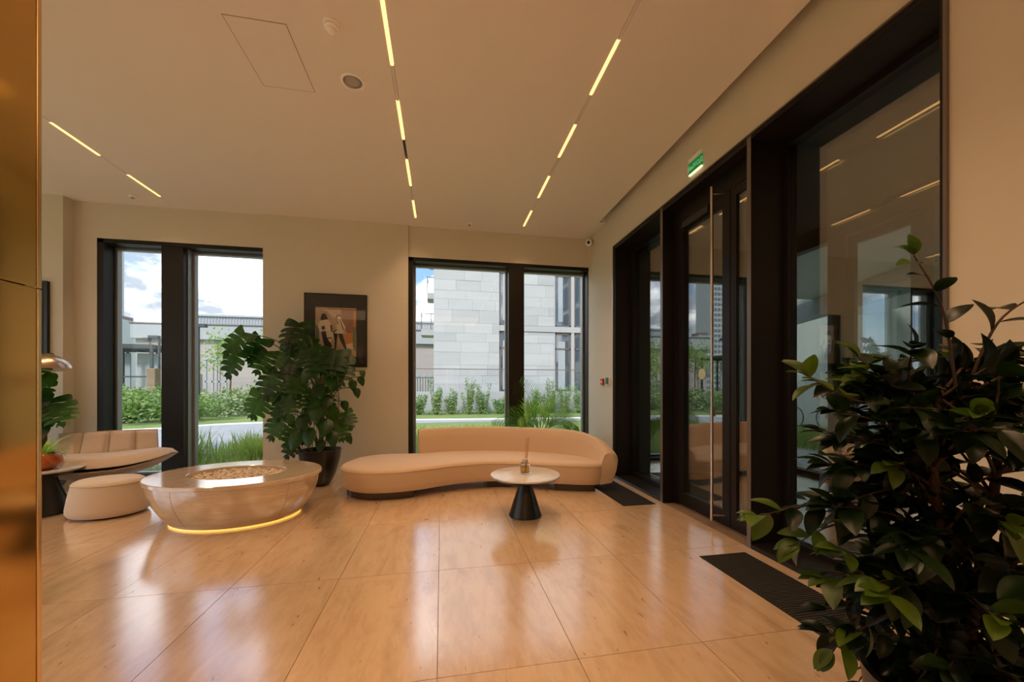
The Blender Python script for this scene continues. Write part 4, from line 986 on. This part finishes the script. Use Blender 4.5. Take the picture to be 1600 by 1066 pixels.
# distant towers
def tower(label, x, y, w, d, h, nf, nw, m1='tower'):
    t = thing('tower_block', label, 'building', (x, y, -.05)); box('wall', 0, w, 0, d, 0, h, M[m1], t)
    wm = MB()
    for f in range(nf):
        for c in range(nw): wm.box(w*(c+.2)/nw, w*(c+.8)/nw, -.15, .05, h*(f+.25)/nf, h*(f+.75)/nf)
    wm.build('windows', M['tower_glass'], t, kind='stuff'); box('roof', w*.2, w*.8, d*.2, d*.8, h, h*1.06, M['winframe'], t)
tower('distant pale tower block left of the hall roof', -106, 140, 7, 8, 23, 9, 6, 'corr')
tower('tall distant tower block, seen mirrored in the entrance door', -128.5, 148, 16, 12, 60, 26, 9)
tower('stepped distant tower block beside the tallest one, seen mirrored', -141, 152, 9, 12, 46, 20, 5)

# ---- stone apartment building
ab = thing('apartment_building', 'pale limestone apartment block with tall windows beyond the sofa window', 'building', (-.45, 22.5, -.05))
box('core', .05, 24, .12, 13.5, .9, 19, M['stone'][3], ab)
def stone_wall(x0, x1, z0, z1, yy, seed):
    rnd = random.Random(seed); z = z0; r = 0
    while z < z1-.05:
        h = min([.62, .50, .62, .75][r % 4], z1-z); x = x0 - (0 if r % 2 else rnd.uniform(.2, .9))
        while x < x1-.02:
            w = rnd.uniform(1.0, 1.9); a, b = max(x, x0), min(x+w, x1)
            if x1-b < .25: b = x1
            if b-a > .05:
                dd = rnd.uniform(0, .018)
                MB().box(a+.004, b-.004, yy-dd, yy+.12, z+.004, z+h-.004).build('stone_panel', M['stone'][rnd.choice([0,0,0,1,1,2,2,3])], ab)
            x = b if b >= x1 else x+w
        z += h; r += 1
stone_wall(0, 3.85, .95, 10.4, 0, 1); stone_wall(5.1, 7.25, .95, 4.75, 0, 2); stone_wall(5.1, 7.25, 5.12, 10.4, 0, 3)
box('upper_wall', 0, 24, 0, .1, 10.4, 19, M['stone'][0], ab); box('side_wall', -.01, .05, .12, 13.5, .9, 19, M['stone'][1], ab)
box('floor_band', 3.85, 12, -.06, .14, 4.76, 5.10, M['band'], ab); box('floor_band', 3.85, 12, -.06, .14, 8.9, 9.2, M['band'], ab)
for x in (3.86, 7.25, 8.35, 9.9): 
    if x == 7.25: box('pier', x, x+.07, -.02, .12, .95, 10.4, M['band'], ab)
    elif x > 8: box('pier', x, x+.20, -.04, .12, .95, 10.4, M['band'], ab)
def window(x0, x1, z0, z1, trans, blind=0):
    w = MB().box(x0, x0+.08, .02, .12, z0, z1).box(x1-.08, x1, .02, .12, z0, z1).box(x0, x1, .02, .12, z0, z0+.08).box(x0, x1, .02, .12, z1-.08, z1)
    if trans: w.box(x0, x1, .02, .12, trans, trans+.09)
    w = w.build('window', M['winframe'], ab); box('pane', x0+.08, x1-.08, .07, .10, z0+.08, z1-.08, M['winglass'], w)
    if blind: box('blind', x0+.2, x0+.2+blind, .045, .068, z0+.3, z1-.5, M['corr'], w)
for zz, tr in ((.95, 3.7), (5.12, 8.2)):
    window(3.87, 4.55, zz, zz+3.75, tr, .2); window(4.55, 5.08, zz, zz+3.75, None); window(7.33, 8.33, zz, zz+3.75, tr, .30 if zz > 2 else .45); window(8.56, 9.88, zz, zz+3.75, tr, 0); window(10.12, 12, zz, zz+3.75, tr, .4)
gbz = box('balcony_glass', 7.36, 8.32, -.02, 0, 5.2, 6.3, M['glass_out'], ab)
# retaining wall, glass balustrade
pw_ = thing('retaining_wall', 'white retaining wall with a glass balustrade on top before the stone building', 'wall', (-3.5, 20.4, -.05))
box('wall_body', 0, 24, 0, .3, 0, 1.15, M['plinthwall'], pw_); box('terrace', 0, 24, .3, 2.1, .8, .98, M['path'], pw_)
for k in range(12): box('glass_panel', k*1.9, k*1.9+1.86, .1, .115, 1.15, 2.33, M['glass_out'], pw_)
box('top_rail', 0, 24, .08, .135, 2.33, 2.37, M['winframe'], pw_)
bl = thing('terrace_fence', 'blue grey fence and railing on the terrace left of the stone wall', 'fence', (-3.3, 24, .9))
box('panel', .9, 1.4, 0, .1, 0, 1.5, M['blue'], bl)
for k in range(9): box('baluster', 1.5+k*.16, 1.54+k*.16, 0, .04, 0, 1.0, M['pavil'], bl)
box('rail', 1.4, 2.9, 0, .05, 1.0, 1.05, M['pavil'], bl)
# balconies of the wing behind, left of the stone wall
bw = thing('balcony_wing', 'rear wing with stacked glass balconies showing left of the stone wall', 'building', (-.9, 37.6, -.05))
box('wall', .9, 6, 0, 6, 0, 22, M['stone'][1], bw)
for z, x0 in ((6.3, -1.0), (9.75, -.45), (13.1, -.3), (16.4, -.3)):
    b = box('balcony_slab', x0, .9, -1.0, 1.0, z, z+.55, M['band'], bw)
    q = MB().box(x0, .9, -1.0, -.96, z+2.0, z+2.06).box(x0, x0+.04, -1, 1, z+2.0, z+2.06); 
    for xx in (x0, x0+.9): q.box(xx, xx+.06, -1, -.94, z+.55, z+2.0)
    q.build('balcony_rail', M['pavil'], bw); box('balcony_glass', x0, .9, -.98, -.96, z+.6, z+1.95, M['glass_out'], bw)

# ---- east side beyond the vestibule
flat('gravel_bed', [(5.5, -3), (12.2, -3), (12.2, 12), (7.9, 12), (5.5, 9)], -.3, -.03, M['gravel'])
def ins(): return rg.uniform(7.6, 9.6), rg.uniform(6.0, 8.8)
grass('gravel_plants', 'green grasses and small plants growing in the gravel beyond the vestibule', ins, 1800, .42, .02, 'grass')
leb = MB(); 
for k in range(3000):
    x, y = rg.uniform(5.6, 12), rg.uniform(2, 10); q = rg.uniform(.015, .035); rot = Matrix.Rotation(rg.uniform(0, 6), 3, 'Z')
    leb.add([Vector((x, y, -.025)) + rot @ Vector((v.x*q*1.2, v.y*q, v.z*q*.6)) for v in iv], iff)
tag(leb.build('gravel_stones', M['gravel'], smooth=True), 'grey gravel stones outside the vestibule glass', 'gravel', kind='stuff')
struct('trim_8', MB().box(5.5, 10.0, -8, 8.4, 3.62, 4.4), M['concrete'])
cp = thing('canopy', 'white canopy edge with dark grooves seen through the vestibule', 'canopy', (9.8, 9.9, 3.0), R(-20))
for k in range(4): box('fascia_slat', k*.10, k*.10+.07, -6.5, .2, k*.16, k*.16+.12, M['parapet'], cp)
box('slab', .4, 3, -6.5, .4, .5, .75, M['concrete'], cp)
cw = thing('concrete_wall', 'grey concrete wall behind the bicycles outside', 'wall', (12.6, 1, -.05), 0)
box('wall_body', 0, .3, 2, 14, 0, 3.6, M['concrete'], cw)
for k in range(4): box('wall_joint', -.012, 0, 4+k*2.6, 4.03+k*2.6, 0, 3.6, M['winframe'], cw)
db2 = thing('far_apartment', 'apartment facade with bright curtained windows beyond the vestibule', 'building', (16.5, -6, -.05))
box('wall', 0, 8, 0, 26, 0, 24, M['concrete'], db2)
for f in range(5):
    for c in range(6):
        y0 = 1.0+c*4.1; z0 = 1.2+f*3.6
        w = MB().box(-.12, .02, y0-.1, y0+1.9, z0-.1, z0).box(-.12, .02, y0-.1, y0+1.9, z0+2.7, z0+2.8).box(-.12, .02, y0-.1, y0, z0, z0+2.7).box(-.12, .02, y0+1.8, y0+1.9, z0, z0+2.7).box(-.12, .02, y0+.9, y0+1.0, z0, z0+2.7).build('window', M['winframe'], db2)
        box('pane', -.06, -.04, y0, y0+1.8, z0, z0+2.7, M['tower_glass'], w); box('curtain', -.08, -.062, y0+.1, y0+.5, z0, z0+2.7, M['parapet'], w)
def bike(label, x, y, rz):
    t = thing('bicycle', label, 'bicycle', (x, y, -.03), rz)
    for xx in (-.5, .5):
        w = MB().tube([(xx+.33*math.cos(2*PI*k/28), 0, .34+.33*math.sin(2*PI*k/28)) for k in range(29)], .016, 6, cap=False).build('wheel', M['black'], t)
        s = MB()
        for k in range(8): s.tube([(xx, 0, .34), (xx+.32*math.cos(PI*k/4), 0, .34+.32*math.sin(PI*k/4))], .002, 4)
        s.build('spokes', M['steel'], w, kind='stuff')
    f = MB()
    for a, b in (((-.5,0,.34), (-.12,0,.34)), ((-.12,0,.34), (-.22,0,.86)), ((-.22,0,.80), (.34,0,.80)), ((-.12,0,.34), (.36,0,.70)), ((-.5,0,.34), (-.21,0,.78)), ((.5,0,.34), (.32,0,.94))): f.tube([a, b], .016, 7)
    f.build('frame', M['pavil'], t); MB().tube([(.32,-.26,1.0), (.32,0,.95), (.32,.26,1.0)], .012, 7).build('handlebar', M['black'], t)
    MB().box(-.34, -.1, -.06, .06, .86, .91).build('saddle', M['black'], t, bevel=.02)
bike('dark bicycle parked against the concrete wall, nearer the gravel plants', 12.0, 9.6, R(84)); bike('dark bicycle parked behind the first one by the wall', 11.9, 11.4, R(80))
